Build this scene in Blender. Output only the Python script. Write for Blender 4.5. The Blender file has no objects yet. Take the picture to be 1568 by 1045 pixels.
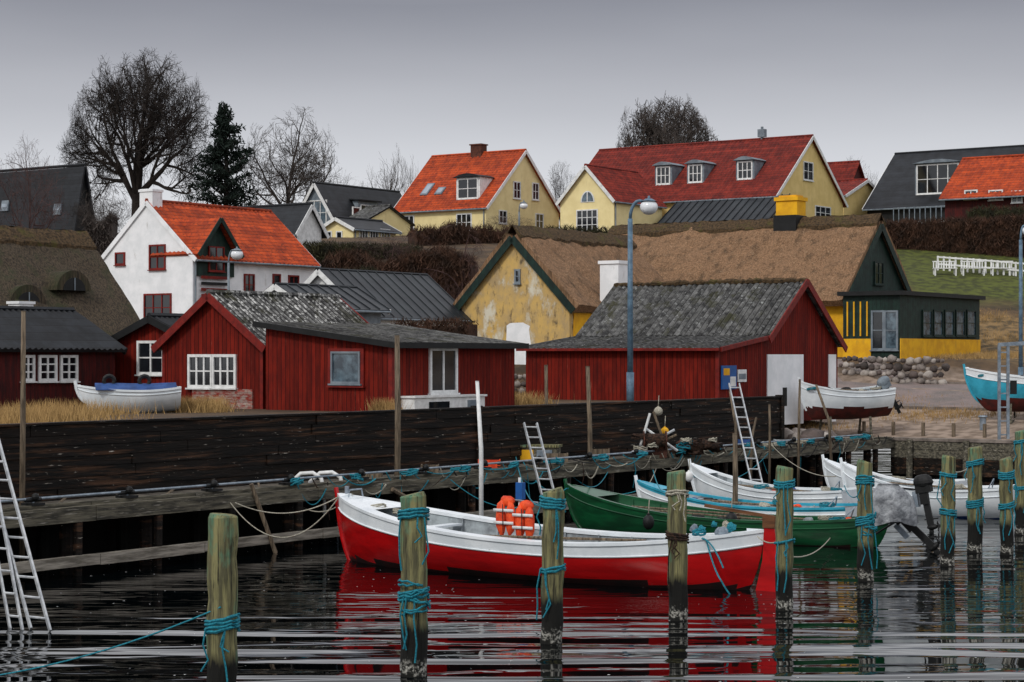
import bpy, math, random
from mathutils import Vector, noise
random.seed(7)
R=random.random
def U(a,b): return a+(b-a)*random.random()
F=1568*70/36; H=4.5; HY=545
def K(px): return (px-784)/F
def Wp(px,py,Y): return Vector((K(px)*Y,Y,H-(py-HY)*Y/F))
def Zp(py,Y): return H-(py-HY)*Y/F
PHI=math.atan(.69)
UX,UY=math.cos(PHI),-math.sin(PHI)
VX,VY=math.sin(PHI),math.cos(PHI)
C=(14.2,74.4)
def G(s,t): return (C[0]+s*VX+t*UX, C[1]+s*VY+t*UY)
def st(X,Y): 
    dx,dy=X-C[0],Y-C[1]
    return dx*VX+dy*VY, dx*UX+dy*UY
def solve(O,d,k): return (k*O[1]-O[0])/(d[0]-k*d[1])

# ------------------------------------------------ materials
def mat(name,c1,c2=None,sc=(1,1,1),ns=3,rough=.8,bump=.3,bd=.02,metal=0,boards=None,third=None,lo=.40,hi=.60,spec=.3,waterline=None,fourth=None):
    m=bpy.data.materials.new(name); m.use_nodes=True
    nt=m.node_tree; N=nt.nodes; Lk=nt.links
    dk=lambda c:tuple(x**1.10 for x in c[:3])
    b=N['Principled BSDF']
    b.inputs['Roughness'].default_value=rough; b.inputs['Metallic'].default_value=metal
    b.inputs['Specular IOR Level'].default_value=spec
    tc=N.new('ShaderNodeTexCoord')
    def nz(scv,scale,det=5):
        mp=N.new('ShaderNodeMapping'); mp.inputs['Scale'].default_value=scv
        Lk.new(tc.outputs['Object'],mp.inputs['Vector'])
        n=N.new('ShaderNodeTexNoise'); n.inputs['Scale'].default_value=scale; n.inputs['Detail'].default_value=det; n.inputs['Roughness'].default_value=.65
        Lk.new(mp.outputs[0],n.inputs['Vector']); return n.outputs['Fac']
    def mr(src,a,bb,o0=0,o1=1):
        r=N.new('ShaderNodeMapRange'); Lk.new(src,r.inputs['Value'])
        r.inputs['From Min'].default_value=a; r.inputs['From Max'].default_value=bb
        r.inputs['To Min'].default_value=o0; r.inputs['To Max'].default_value=o1
        return r.outputs[0]
    def mix(f,a,bb,mode='MIX'):
        x=N.new('ShaderNodeMix'); x.data_type='RGBA'; x.blend_type=mode
        for s,v in ((x.inputs[0],f),(x.inputs[6],a),(x.inputs[7],bb)):
            if isinstance(v,(float,int)): s.default_value=v
            elif isinstance(v,tuple): s.default_value=(*dk(v),1)
            else: Lk.new(v,s)
        return x.outputs[2]
    def ma(op,a,bb=None):
        x=N.new('ShaderNodeMath'); x.operation=op
        for i,v in enumerate((a,bb)):
            if v is None: continue
            if isinstance(v,(float,int)): x.inputs[i].default_value=v
            else: Lk.new(v,x.inputs[i])
        return x.outputs[0]
    if c2 is None: c2=tuple(c*.6 for c in c1)
    n1=nz(sc,ns); col=mix(mr(n1,lo,hi),c1,c2); hgt=n1
    if third:
        tcx,tscv,tsc,a,bb=third
        col=mix(mr(nz(tscv,tsc),a,bb),col,tcx)
    if fourth:
        tcx,tscv,tsc,a,bb=fourth
        col=mix(mr(nz(tscv,tsc),a,bb),col,tcx)
    if boards or waterline:
        sp=N.new('ShaderNodeSeparateXYZ'); Lk.new(tc.outputs['Object'],sp.inputs[0])
    if waterline:
        z=ma('ADD',sp.outputs[2],ma('MULTIPLY',ma('SUBTRACT',n1,.5),.5))
        col=mix(mr(z,waterline+.08,waterline-.08),col,(.012,.012,.01))
        zz=ma('ADD',sp.outputs[2],ma('MULTIPLY',ma('SUBTRACT',nz((1,1,1),9),.5),.5))
        band=ma('MULTIPLY',mr(zz,.02,.1),mr(zz,.24,.14))
        band=ma('MULTIPLY',band,mr(nz((1,1,1),22),.45,.6))
        col=mix(band,col,(.50,.49,.44))
    if boards:
        for ax,wd,dark in boards:
            c={'xy':ma('ADD',sp.outputs[0],sp.outputs[1]),'z':sp.outputs[2],'x':sp.outputs[0],'y':sp.outputs[1]}[ax]
            q=ma('DIVIDE',c,wd); fr=ma('FRACT',q); fl=ma('FLOOR',q)
            w=N.new('ShaderNodeTexWhiteNoise'); w.noise_dimensions='1D'; Lk.new(fl,w.inputs['W'])
            v=mr(w.outputs[0],0,1,.74,1.12)
            cc=N.new('ShaderNodeCombineColor'); [Lk.new(v,cc.inputs[i]) for i in range(3)]
            col=mix(1.0,col,cc.outputs[0],'MULTIPLY')
            e=ma('ABSOLUTE',ma('SUBTRACT',fr,.5))
            g=mr(e,.5-.10,.5-.02,0,1)
            col=mix(ma('MULTIPLY',g,dark),col,(.004,.003,.003))
            hgt=ma('SUBTRACT',hgt,ma('MULTIPLY',g,1.2))
    Lk.new(col,b.inputs['Base Color'])
    if bump:
        bp=N.new('ShaderNodeBump'); bp.inputs['Strength'].default_value=bump; bp.inputs['Distance'].default_value=bd
        Lk.new(hgt,bp.inputs['Height']); Lk.new(bp.outputs[0],b.inputs['Normal'])
    return m
M_red=mat('red_boards',(.225,.019,.009),(.14,.012,.007),(1,1,.22),4,.8,.6,.012,boards=[('xy',.17,.8)],third=((.27,.09,.06),(1,1,.12),9,.62,.76),fourth=((.075,.008,.006),(1,1,.4),1.1,.56,.78),spec=.15)
M_redd=mat('red_boards_dark',(.11,.009,.007),(.05,.006,.006),(1,1,.25),5,.75,.5,.01,boards=[('xy',.15,.7)])
M_redplain=mat('red_paint',(.24,.017,.009),(.15,.011,.007),(1,1,1),4,.6,.1)
M_brickred=mat('worn_brick',(.32,.05,.035),(.40,.32,.28),(1,1,3),4,.9,.5,boards=[('z',.08,.4)])
M_white=mat('white_render',(.90,.91,.92),(.79,.81,.82),(1,1,1),1.2,.85,.2,.01,third=((.58,.58,.56),(1,1,.3),2.5,.62,.75))
M_wpaint=mat('white_paint',(.82,.83,.82),(.66,.67,.66),ns=4,rough=.5,bump=.1)
M_ywall=mat('cream_render',(.88,.76,.42),(.80,.68,.36),ns=1.0,rough=.85,bump=.15,third=((.6,.5,.27),(1,1,.3),1.4,.6,.8))
M_ywall2=mat('ochre_render',(.80,.62,.28),(.72,.55,.23),ns=1.0,rough=.85,bump=.15,third=((.5,.38,.16),(1,1,.3),1.4,.6,.8))
M_yel=mat('yellow_paint',(.84,.48,.02),(.70,.37,.02),ns=1.5,rough=.8,bump=.2,third=((.4,.25,.06),(1,1,.3),2.4,.6,.8))
M_yold=mat('weathered_yellow',(.64,.44,.16),(.46,.34,.18),(1,1,.6),1.6,.9,.9,.04,third=((.68,.64,.52),(1,1,.6),.8,.53,.62),fourth=((.17,.13,.08),(1,1,.5),3.2,.54,.68))
M_roofor=mat('orange_tiles',(.56,.095,.022),(.34,.055,.018),(1,1,1),1.6,.8,.5,.03,boards=[('z',.2,.7)],third=((.13,.035,.02),(1,1,1),5,.56,.70))
M_roofrd=mat('red_tiles',(.28,.040,.025),(.16,.023,.017),(1,1,1),1.6,.85,.5,.03,boards=[('z',.2,.7)],third=((.09,.022,.018),(1,1,1),5,.54,.70))
M_slate=mat('black_roofing',(.026,.030,.036),(.013,.015,.018),ns=1.2,rough=.55,bump=.2,boards=[('z',.25,.5)])
M_metal=mat('seam_metal',(.035,.042,.048),(.018,.022,.027),ns=.8,rough=.45,bump=.1)
def fib(nm,ax,lich,a,b_):
    return mat(nm,(.165,.165,.16),(.045,.045,.045),(1,1,1),3.5,.9,.5,.03,boards=[(ax,.25,.9)],third=(lich,(1,1,1),6,a,b_),fourth=((.055,.055,.03),(1,1,1),1.3,.54,.66))
M_fibx=fib('fibre_cement_sheets','x',(.36,.37,.36),.58,.70)
M_fiby=fib('fibre_cement_roof','y',(.26,.26,.24),.58,.72)
M_fibl=fib('fibre_cement_lichen','y',(.58,.58,.56),.51,.62)
M_thatch=mat('thatch_brown',(.35,.215,.125),(.17,.10,.055),(3,3,.3),5,.95,1.0,.08,third=((.085,.055,.032),(1.5,1.5,.5),1.3,.50,.72),fourth=((.44,.32,.21),(4,4,.5),4,.57,.70),lo=.40,hi=.60)
M_thatd=mat('thatch_dark',(.12,.092,.062),(.042,.033,.024),(3,3,.4),5,.95,1.0,.10,third=((.055,.062,.03),(1,1,.6),1.0,.5,.7),lo=.42,hi=.6)
M_ridge=mat('heather_ridge',(.13,.085,.045),(.045,.032,.018),ns=9,rough=1,bump=1,bd=.08,third=((.10,.09,.025),(1,1,1),1.2,.55,.7))
M_green=mat('dark_green_boards',(.014,.045,.034),(.008,.024,.019),ns=3,rough=.6,boards=[('xy',.2,.5)])
M_blk=mat('black_paint',(.016,.017,.018),(.009,.010,.010),ns=3,rough=.6)
M_gry=mat('grey_paint',(.24,.28,.31),(.16,.19,.22),ns=2,rough=.6)
M_gal=mat('galvanised',(.32,.37,.42),(.20,.24,.28),ns=5,rough=.45,metal=.4,bump=.1)
M_alu=mat('aluminium',(.62,.64,.65),(.40,.42,.44),ns=6,rough=.4,metal=.4,bump=.1)
M_lampblue=mat('lamp_pole_paint',(.15,.24,.32),(.09,.15,.21),ns=5,rough=.5,bump=.1)
M_chim=mat('brown_brick',(.16,.06,.035),(.09,.035,.025),ns=5,boards=[('z',.08,.5)])
M_tar=mat('tarred_timber',(.016,.011,.008),(.006,.005,.004),(1,.25,2.5),3,.75,1.0,.04,third=((.12,.062,.034),(1,.20,3.5),2.2,.53,.70),fourth=((.50,.46,.40),(1,.35,4),6,.655,.71),spec=.2)
M_deck=mat('deck_planks',(.19,.17,.14),(.07,.06,.05),(.5,3,3),3,.85,.5,.02,boards=[('y',.15,.8)])
M_beam=mat('weathered_beam',(.17,.155,.115),(.05,.047,.037),(3,.4,4),3,.85,.8,.03,third=((.42,.39,.33),(3,.4,6),4,.58,.70))
M_beaml=mat('pale_waling',(.36,.33,.28),(.15,.135,.11),(3,.4,4),3,.85,.8,.03)
M_post=mat('mooring_timber',(.29,.27,.13),(.11,.105,.06),(3,3,.25),4,.85,1.0,.04,third=((.12,.25,.16),(1,1,.4),2.2,.50,.60),fourth=((.020,.017,.012),(8,8,.2),4,.56,.64),waterline=.72)
M_pole=mat('old_pole',(.24,.19,.135),(.09,.07,.05),(5,5,.4),4,.9,.6,.02)
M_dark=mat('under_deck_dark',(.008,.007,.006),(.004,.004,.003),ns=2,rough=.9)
M_rope=mat('teal_rope',(.025,.27,.34),(.012,.14,.19),ns=40,rough=.8)
M_ropew=mat('pale_rope',(.52,.50,.42),(.25,.23,.18),ns=40,rough=.9)
M_bark=mat('bare_bark',(.042,.033,.028),(.025,.020,.017),ns=3,rough=.95,bump=.3)
M_bark2=mat('grey_twigs',(.09,.075,.066),(.045,.038,.034),ns=3,rough=.95,bump=.2)
M_redtw=mat('reddish_twigs',(.12,.072,.066),(.055,.034,.032),ns=2,rough=.95,bump=.2)
M_pine=mat('pine_needles',(.016,.030,.021),(.008,.016,.012),ns=1.2,rough=.9,bump=.2)
M_hedge=mat('brown_hedge',(.090,.046,.028),(.036,.021,.014),ns=1.3,rough=.95,bump=.3)
M_hedge2=mat('olive_hedge',(.052,.050,.022),(.022,.021,.012),ns=1.3,rough=.95,bump=.3)
M_straw=mat('dry_grass',(.48,.32,.14),(.26,.17,.07),ns=2,rough=.95,bump=.2)
M_stone=mat('field_stone',(.36,.32,.29),(.13,.11,.10),ns=1.4,rough=.9,bump=.6)
M_road=mat('asphalt',(.25,.195,.18),(.16,.14,.13),ns=.8,rough=.9,bump=.3,third=((.30,.26,.24),(1,1,1),18,.5,.7))
M_conc=mat('concrete',(.28,.24,.21),(.13,.11,.095),ns=1.5,rough=.9,bump=.3)
M_bred=mat('boat_red',(.52,.008,.010),(.36,.006,.008),(.4,1,2),1.5,.25,.05,.005,spec=.5,third=((.2,.007,.007),(.5,1,3),3,.64,.8))
M_bblk=mat('boat_antifoul',(.010,.006,.006),(.03,.008,.008),ns=2,rough=.6)
M_bwht=mat('boat_white',(.82,.86,.88),(.68,.73,.76),ns=1.2,rough=.35,bump=.05,spec=.5,third=((.38,.40,.38),(1,1,3),4,.66,.78))
M_bgrn=mat('boat_green',(.010,.11,.042),(.006,.06,.024),(.4,1,2),2,.35,.05,spec=.5)
M_bint=mat('boat_inside',(.42,.47,.49),(.20,.22,.235),ns=2,rough=.6)
M_bwood=mat('boat_varnish',(.20,.09,.04),(.10,.045,.02),(.4,2,2),3,.5,.2)
M_bblu=mat('boat_turquoise',(.06,.42,.57),(.04,.32,.44),ns=2,rough=.4)
M_bcov=mat('boat_cover_blue',(.04,.10,.28),(.02,.06,.18),ns=3,rough=.7)
M_bbrn=mat('boat_bottom_red',(.12,.02,.015),(.06,.015,.012),ns=3,rough=.7)
M_orange=mat('orange_fabric',(.88,.12,.03),(.6,.06,.02),ns=5,rough=.6)
M_tarp=mat('grey_tarpaulin',(.40,.42,.44),(.15,.16,.175),ns=3,rough=.35,bump=1,bd=.1)
M_bluesign=mat('sign_blue',(.02,.12,.36),(.02,.1,.3),ns=3,rough=.4)
M_net=mat('net_brown',(.09,.05,.033),(.018,.014,.012),ns=14,rough=1,bump=1,bd=.08)
M_lampg=mat('lamp_globe',(.86,.88,.90),(.72,.75,.77),ns=3,rough=.2,bump=0,spec=.6)
M_glass=mat('window_glass',(.020,.025,.030),(.010,.012,.016),ns=1.0,rough=.06,bump=.05,spec=.8)
M_glassb=mat('window_glass_light',(.14,.20,.24),(.04,.06,.08),ns=2.0,rough=.08,bump=.03,spec=.8)
M_rust=mat('rust',(.14,.055,.035),(.04,.02,.015),ns=6,rough=.9)
M_skyl=mat('rooflight_glass',(.34,.40,.46),(.26,.31,.36),ns=1,rough=.05,bump=0,spec=1)

# ------------------------------------------------ mesh accumulator
class M:
    def __init__(s): s.v=[]; s.f=[]; s.m=[]; s.mats=[]
    def mi(s,m):
        if m not in s.mats: s.mats.append(m)
        return s.mats.index(m)
    def add(s,vs,fs,m):
        o=len(s.v); s.v+= [tuple(x) for x in vs]; i=s.mi(m)
        for f in fs: s.f.append(tuple(o+k for k in f)); s.m.append(i)
    def box(s,x0,x1,y0,y1,z0,z1,m):
        s.add([(x0,y0,z0),(x1,y0,z0),(x1,y1,z0),(x0,y1,z0),(x0,y0,z1),(x1,y0,z1),(x1,y1,z1),(x0,y1,z1)],
          [(3,2,1,0),(4,5,6,7),(0,1,5,4),(1,2,6,5),(2,3,7,6),(3,0,4,7)],m)
    def beam(s,p0,p1,w,h,m):
        p0=Vector(p0);p1=Vector(p1);d=(p1-p0).normalized()
        a=d.cross(Vector((0,0,1)))
        if a.length<.01: a=Vector((1,0,0))
        a.normalize(); b=a.cross(d).normalized(); a=a*w/2;b=b*h/2
        vs=[p0-a-b,p0+a-b,p0+a+b,p0-a+b,p1-a-b,p1+a-b,p1+a+b,p1-a+b]
        s.add(vs,[(3,2,1,0),(4,5,6,7),(0,1,5,4),(1,2,6,5),(2,3,7,6),(3,0,4,7)],m)
    def tube(s,pts,rs,n,m,cap=True):
        pts=[Vector(p) for p in pts]
        if not isinstance(rs,(list,tuple)): rs=[rs]*len(pts)
        vs=[];fs=[]
        for i,p in enumerate(pts):
            d=(pts[min(i+1,len(pts)-1)]-pts[max(i-1,0)])
            if d.length<1e-6: d=Vector((0,0,1))
            d.normalize()
            a=d.cross(Vector((.13,.97,.21)) if abs(d.y)<.9 else Vector((0,0,1))); a.normalize(); b=d.cross(a)
            for k in range(n):
                t=2*math.pi*k/n
                vs.append(p+(a*math.cos(t)+b*math.sin(t))*rs[i])
        for i in range(len(pts)-1):
            for k in range(n):
                k2=(k+1)%n
                fs.append((i*n+k,i*n+k2,(i+1)*n+k2,(i+1)*n+k))
        if cap and n>3:
            fs.append(tuple(range(n-1,-1,-1))); fs.append(tuple((len(pts)-1)*n+k for k in range(n)))
        s.add(vs,fs,m)
    def ball(s,c,r,m,nu=10,nv=7,jit=0,sc=(1,1,1),z0=-1):
        vs=[];fs=[];sd=R()*50
        for j in range(nv+1):
            th=math.pi*j/nv
            for i in range(nu):
                ph=2*math.pi*i/nu
                d=Vector((math.sin(th)*math.cos(ph),math.sin(th)*math.sin(ph),max(z0,math.cos(th))))
                rr=r*(1+jit*noise.noise(d*1.7+Vector((sd,0,0))))
                vs.append((c[0]+d.x*rr*sc[0],c[1]+d.y*rr*sc[1],c[2]+d.z*rr*sc[2]))
        for j in range(nv):
            for i in range(nu):
                i2=(i+1)%nu
                fs.append((j*nu+i,(j+1)*nu+i,(j+1)*nu+i2,j*nu+i2))
        s.add(vs,fs,m)
    def sheet(s,e0,e1,r1,r0,th,m,amp=0,pitch=.25,mm=1,nzz=0):
        e0,e1,r1,r0=map(Vector,(e0,e1,r1,r0))
        n=(e1-e0).cross(r0-e0).normalized()
        if n.z<0: n=-n
        Ln=(e1-e0).length
        cols=max(1,int(Ln/pitch*4)) if amp else (max(1,int(Ln/.3)) if nzz else 1)
        vs=[]
        for j in range(mm+1):
            a=e0.lerp(r0,j/mm);b=e1.lerp(r1,j/mm)
            for i in range(cols+1):
                p=a.lerp(b,i/cols); q=p+n*(th+amp*math.cos(math.pi*i/2))
                if nzz: q+=n*nzz*noise.noise(p*.7)+Vector((0,0,nzz*.35*noise.noise(p*3)))
                elif amp: q+=n*.05*noise.noise(p*.6)
                vs.append(q)
        fs=[];o=len(vs); vs+=[e0,e1,r1,r0]
        W_=cols+1
        for j in range(mm):
            for i in range(cols):
                fs.append((j*W_+i,j*W_+i+1,(j+1)*W_+i+1,(j+1)*W_+i))
        fs.append((o,o+3,o+2,o+1))
        fs.append(tuple([o,o+1]+[cols-i for i in range(cols+1)]))
        fs.append(tuple([o+2,o+3]+[mm*W_+i for i in range(cols+1)]))
        fs.append(tuple([o+3,o]+[j*W_ for j in range(mm+1)]))
        fs.append(tuple([o+1,o+2]+[(mm-j)*W_+cols for j in range(mm+1)]))
        s.add(vs,fs,m)
    def build(s,name,parent=None,loc=(0,0,0),rot=0,smooth=False):
        me=bpy.data.meshes.new(name); me.from_pydata(s.v,[],s.f)
        for m in s.mats: me.materials.append(m)
        me.polygons.foreach_set('material_index',s.m)
        if smooth: me.polygons.foreach_set('use_smooth',[True]*len(s.f))
        me.update()
        o=bpy.data.objects.new(name,me); bpy.context.collection.objects.link(o)
        if parent: o.parent=parent
        else: o.location=loc; o.rotation_euler=(0,0,rot)
        return o
def empty(name,loc,rot=0):
    e=bpy.data.objects.new(name,None); e.location=loc; e.rotation_euler=(0,0,rot); e.empty_display_size=.3
    bpy.context.collection.objects.link(e); return e

# ------------------------------------------------ terrain
PR=[(0,2.85),(82,2.85),(90.5,3.25),(92.5,4.25),(104,4.7),(108,6),(118,9),(128,11.3),(140,12.8),(170,15),(260,18),(600,20),(3000,22)]
def prof(Y):
    if Y<=0: return PR[0][1]
    for (a,za),(b,zb) in zip(PR,PR[1:]):
        if Y<=b: return za+(zb-za)*(Y-a)/(b-a)
    return PR[-1][1]
def ground(X,Y):
    s,t=st(X,Y); base=prof(Y)
    if s<-5.45: return base
    if s<0: d=max(-2-t,0)
    else: d=math.hypot(s,max(-2-t,0)) if t<-2 else s
    q=min(1,d/12); 
    return 1.4+(base-1.4)*q+.06*noise.noise(Vector((X*.3,Y*.3,0)))*q
sv=[-120,-90,-60,-45,-36,-30,-25,-20,-16,-12,-9,-7,-6,-5.5,-5.2,-4,-2.5,-1.2,0]+[i*1.5 for i in range(1,60)]+[95,105,120,140,170,220,320,500,900]
tv=[-900,-400,-200,-140]+[-120+3*i for i in range(39)]+[-4,-3,-2,-1,0]+[2*i for i in range(1,40)]+[90,120,160,250,500,900]
T=M()
vs=[];fs=[]
for i,s_ in enumerate(sv):
    for j,t_ in enumerate(tv):
        X,Y=G(s_,t_); vs.append((X,Y,ground(X,Y)))
for i in range(len(sv)-1):
    for j in range(len(tv)-1):
        if sv[i]>=0 or tv[j+1]<=-2:
            n=len(tv); fs.append((i*n+j,(i+1)*n+j,(i+1)*n+j+1,i*n+j+1)[::-1])
def terrain_mat():
    m=mat('terrain_ground',(.13,.085,.048),(.06,.043,.028),ns=.6,rough=.95,bump=.6,bd=.1)
    nt=m.node_tree;N=nt.nodes;L=nt.links;b=N['Principled BSDF']
    old=b.inputs['Base Color'].links[0].from_socket
    tc=N.new('ShaderNodeTexCoord'); sp=N.new('ShaderNodeSeparateXYZ'); L.new(tc.outputs['Object'],sp.inputs[0])
    n=N.new('ShaderNodeTexNoise'); n.inputs['Scale'].default_value=.5; n.inputs['Detail'].default_value=6; L.new(tc.outputs['Object'],n.inputs['Vector'])
    n2=N.new('ShaderNodeTexNoise'); n2.inputs['Scale'].default_value=2; n2.inputs['Detail'].default_value=8; L.new(tc.outputs['Object'],n2.inputs['Vector'])
    def add(a,c):
        x=N.new('ShaderNodeMath'); x.operation='MULTIPLY_ADD'; L.new(n.outputs[0],x.inputs[0]); x.inputs[1].default_value=c; L.new(a,x.inputs[2]); return x.outputs[0]
    def mr(a,p,q):
        x=N.new('ShaderNodeMapRange'); L.new(a,x.inputs[0]); x.inputs[1].default_value=p; x.inputs[2].default_value=q; return x.outputs[0]
    def mul(a,c):
        x=N.new('ShaderNodeMath'); x.operation='MULTIPLY'; L.new(a,x.inputs[0]); L.new(c,x.inputs[1]); return x.outputs[0]
    def mix(f,a,c):
        x=N.new('ShaderNodeMix'); x.data_type='RGBA'; L.new(f,x.inputs[0]); 
        for s,v in ((x.inputs[6],a),(x.inputs[7],c)):
            if isinstance(v,tuple): s.default_value=(*v,1)
            else: L.new(v,s)
        return x.outputs[2]
    y=add(sp.outputs[1],3.)
    grass=mix(mr(n2.outputs[0],.40,.60),(.085,.10,.016),(.040,.046,.011))
    grav=mix(mr(n2.outputs[0],.40,.60),(.32,.245,.19),(.17,.125,.09))
    straw=mix(mr(n2.outputs[0],.40,.60),(.22,.14,.06),(.07,.05,.025))
    col=mix(mul(mr(y,113,116),mr(sp.outputs[0],21,24)),old,grass)
    col=mix(mul(mul(mr(y,113,111),mr(y,93.5,95)),mr(sp.outputs[0],21,24)),col,straw)
    col=mix(mul(mr(y,93.5,91.5),mr(sp.outputs[0],4,9)),col,grav)
    L.new(col,b.inputs['Base Color']); return m
T.add(vs,fs,terrain_mat()); T.build('ground',smooth=True)

# water: rippled in the open harbour, calmer in the lee of the quay
w=M(); w.add([(-900,-300,0),(900,-300,0),(900,600,0),(-900,600,0)],[(0,1,2,3)],None)
mw=bpy.data.materials.new('harbour_water'); mw.use_nodes=True
nt=mw.node_tree;N=nt.nodes;Lk=nt.links;b=N['Principled BSDF']
b.inputs['Base Color'].default_value=(.001,.002,.0025,1); b.inputs['Roughness'].default_value=.008; b.inputs['IOR'].default_value=1.36
tc=N.new('ShaderNodeTexCoord')
def wn(sc,scale,det,dist=0):
    mp=N.new('ShaderNodeMapping'); mp.inputs['Scale'].default_value=sc; mp.inputs['Rotation'].default_value=(0,0,.05); Lk.new(tc.outputs['Object'],mp.inputs['Vector'])
    n=N.new('ShaderNodeTexNoise'); n.inputs['Scale'].default_value=scale; n.inputs['Detail'].default_value=det; n.inputs['Distortion'].default_value=dist
    Lk.new(mp.outputs[0],n.inputs['Vector']); return n.outputs[0]
sp=N.new('ShaderNodeSeparateXYZ'); Lk.new(tc.outputs['Object'],sp.inputs[0])
fd=N.new('ShaderNodeMapRange'); Lk.new(sp.outputs[1],fd.inputs[0]); fd.inputs[1].default_value=28; fd.inputs[2].default_value=36; fd.inputs[3].default_value=1.; fd.inputs[4].default_value=.14
mu=N.new('ShaderNodeMath'); mu.operation='MULTIPLY'; Lk.new(wn((.12,.80,1),1.0,1.0,.5),mu.inputs[0]); Lk.new(fd.outputs[0],mu.inputs[1])
b1=N.new('ShaderNodeBump'); b1.inputs['Strength'].default_value=1; b1.inputs['Distance'].default_value=.30; Lk.new(mu.outputs[0],b1.inputs['Height'])
b2=N.new('ShaderNodeBump'); b2.inputs['Strength'].default_value=1; b2.inputs['Distance'].default_value=.008; Lk.new(wn((.30,1.3,1),3.2,1.0,.4),b2.inputs['Height'])
Lk.new(b1.outputs[0],b2.inputs['Normal']); Lk.new(b2.outputs[0],b.inputs['Normal'])
w.mats=[mw]; w.build('water')
random.seed(3); m=M()
for i in range(420):
    Y=U(25,50); X=K(U(0,1568))*Y; r_=U(.008,.028); a=U(0,6)
    m.add([(X+math.cos(a+k*2.1)*r_*U(.6,1.4),Y+math.sin(a+k*2.1)*r_,.006) for k in range(3)],[(0,1,2)],M_wpaint)
m.build('floating_flecks')
random.seed(7)

# road
rd=M(); path=[]
for i in range(60):
    t=70-i*1.6
    s=11.5 if t>-4 else 11.5+(-4-t)*.25
    path.append((s,t))
vs=[];fs=[]
for i,(s,t) in enumerate(path):
    for j in range(7):
        X,Y=G(s-4+j*8/6,t); vs.append((X,Y,ground(X,Y)+.03))
for i in range(len(path)-1):
    for j in range(6): fs.append((i*7+j,i*7+j+1,(i+1)*7+j+1,(i+1)*7+j))
rd.add(vs,fs,M_road); rd.build('road',smooth=True)
kb=M()
for off in (-4.1,4.1):
    for i in range(len(path)-1):
        a=G(path[i][0]+off,path[i][1]);b_=G(path[i+1][0]+off,path[i+1][1])
        if prof(a[1])<4: kb.beam((a[0],a[1],ground(*a)+.03),(b_[0],b_[1],ground(*b_)+.03),.15,.16,M_conc)
kb.build('road_kerb')

# ------------------------------------------------ quay
q=empty('timber_quay',(C[0],C[1],0),-PHI)
d=M(); d.box(-1.88,.0,-75,0.0,1.3,1.38,M_deck); d.build('deck',q)
d=M(); y=-75
while y<-.2:
    y2=min(y+U(3,4.5),-.05)
    d.box(.004,.16+U(-.02,.02),y,y2-.015,1.10+U(-.02,.02),1.40+U(-.02,.02),M_beam)
    d.box(-.25,.02,y,y2-.02,1.385,1.485+U(-.01,.01),M_beam)
    if y<-18: d.box(.12,.30+U(-.01,.01),y,y2-.02,.20+U(-.03,.03),.42,M_beaml)
    y=y2
d.build('edge_beams',q)
d=M(); y=-73.
while y<0:
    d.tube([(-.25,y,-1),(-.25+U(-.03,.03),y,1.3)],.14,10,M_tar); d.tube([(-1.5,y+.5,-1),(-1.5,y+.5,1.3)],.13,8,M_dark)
    d.tube([(.08,y,-.2),(.1,y,1.09)],.10,8,M_tar)
    d.box(-1.8,.0,y-.08,y+.08,1.12,1.298,M_beam)
    y+=2.3
d.tube([(.3,-28,.1),(.2,-30.5,1.2)],.06,6,M_pole); d.tube([(.35,-35,.0),(.15,-35.6,1.6)],.05,6,M_pole)
d.build('piles',q)
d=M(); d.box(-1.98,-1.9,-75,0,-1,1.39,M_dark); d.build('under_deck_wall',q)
d=M(); d.tube([(-.12,-75,1.62),(-.12,-2,1.62)],.03,6,M_gal)
y=-60
while y<-3:
    d.tube([(-.12,y,1.45),(-.12,y,1.62)],.03,6,M_gal)
    d.box(-.3,.06,y-.16,y+.16,1.49,1.54,M_blk); d.tube([(-.12,y-.2,1.6),(-.12,y+.2,1.6)],.05,6,M_blk); d.ball((-.05,y,1.66),.08,M_blk,8,6)
    y+=2.6
d.build('mooring_rail',q)
bq=empty('harbour_back_wall',(C[0],C[1],0),-PHI)
d=M(); 
for k in range(4):
    x=0.0
    while x<60:
        x2=x+U(3,4.5); d.box(x,x2-.02,-.12+U(-.015,.015),.02,.1+k*.31,.1+k*.31+.295,M_beam if k>1 else M_tar); x=x2
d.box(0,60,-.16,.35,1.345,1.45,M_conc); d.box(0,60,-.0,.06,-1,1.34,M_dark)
x=.8
while x<60: d.tube([(x,-.24,-1),(x,-.24,1.4)],.12,8,M_beam); x+=2.2
d.build('timber_face',bq)
tw=empty('tarred_timber_wall',(C[0],C[1],0),-PHI)
d=M()
for k in range(7):
    y=-75-U(0,3)
    while y<-5.45:
        y2=min(y+U(3.5,5.5),-5.4)
        d.box(-2.06,-1.90+U(-.03,.025),y,y2-.012,1.385+k*.232,1.385+k*.232+.222,M_tar); y=y2
d.box(-2.2,-1.86,-75,-5.42,3.01,3.06,M_tar)
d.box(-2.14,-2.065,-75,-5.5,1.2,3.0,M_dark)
for y in (-5.4,-24,-43): d.box(-2.1,-1.84,y,y+.22,1.385,3.10,M_tar)
for k in range(7): d.box(-9,-2.11,-5.42,-5.24+U(-.01,.02),1.3+k*.24,1.3+k*.24+.232,M_tar)
d.build('boards',tw)
d=M(); random.seed(41)
for i in range(220):
    y=U(-60,-5.6); z=U(1.42,2.98); r_=U(.006,.014); d.box(-1.868,-1.862,y-r_*U(.5,2.5),y+r_,z-r_*.5,z+r_*.5,M_beaml)
d.build('flaked_paint',tw)
random.seed(7)

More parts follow.
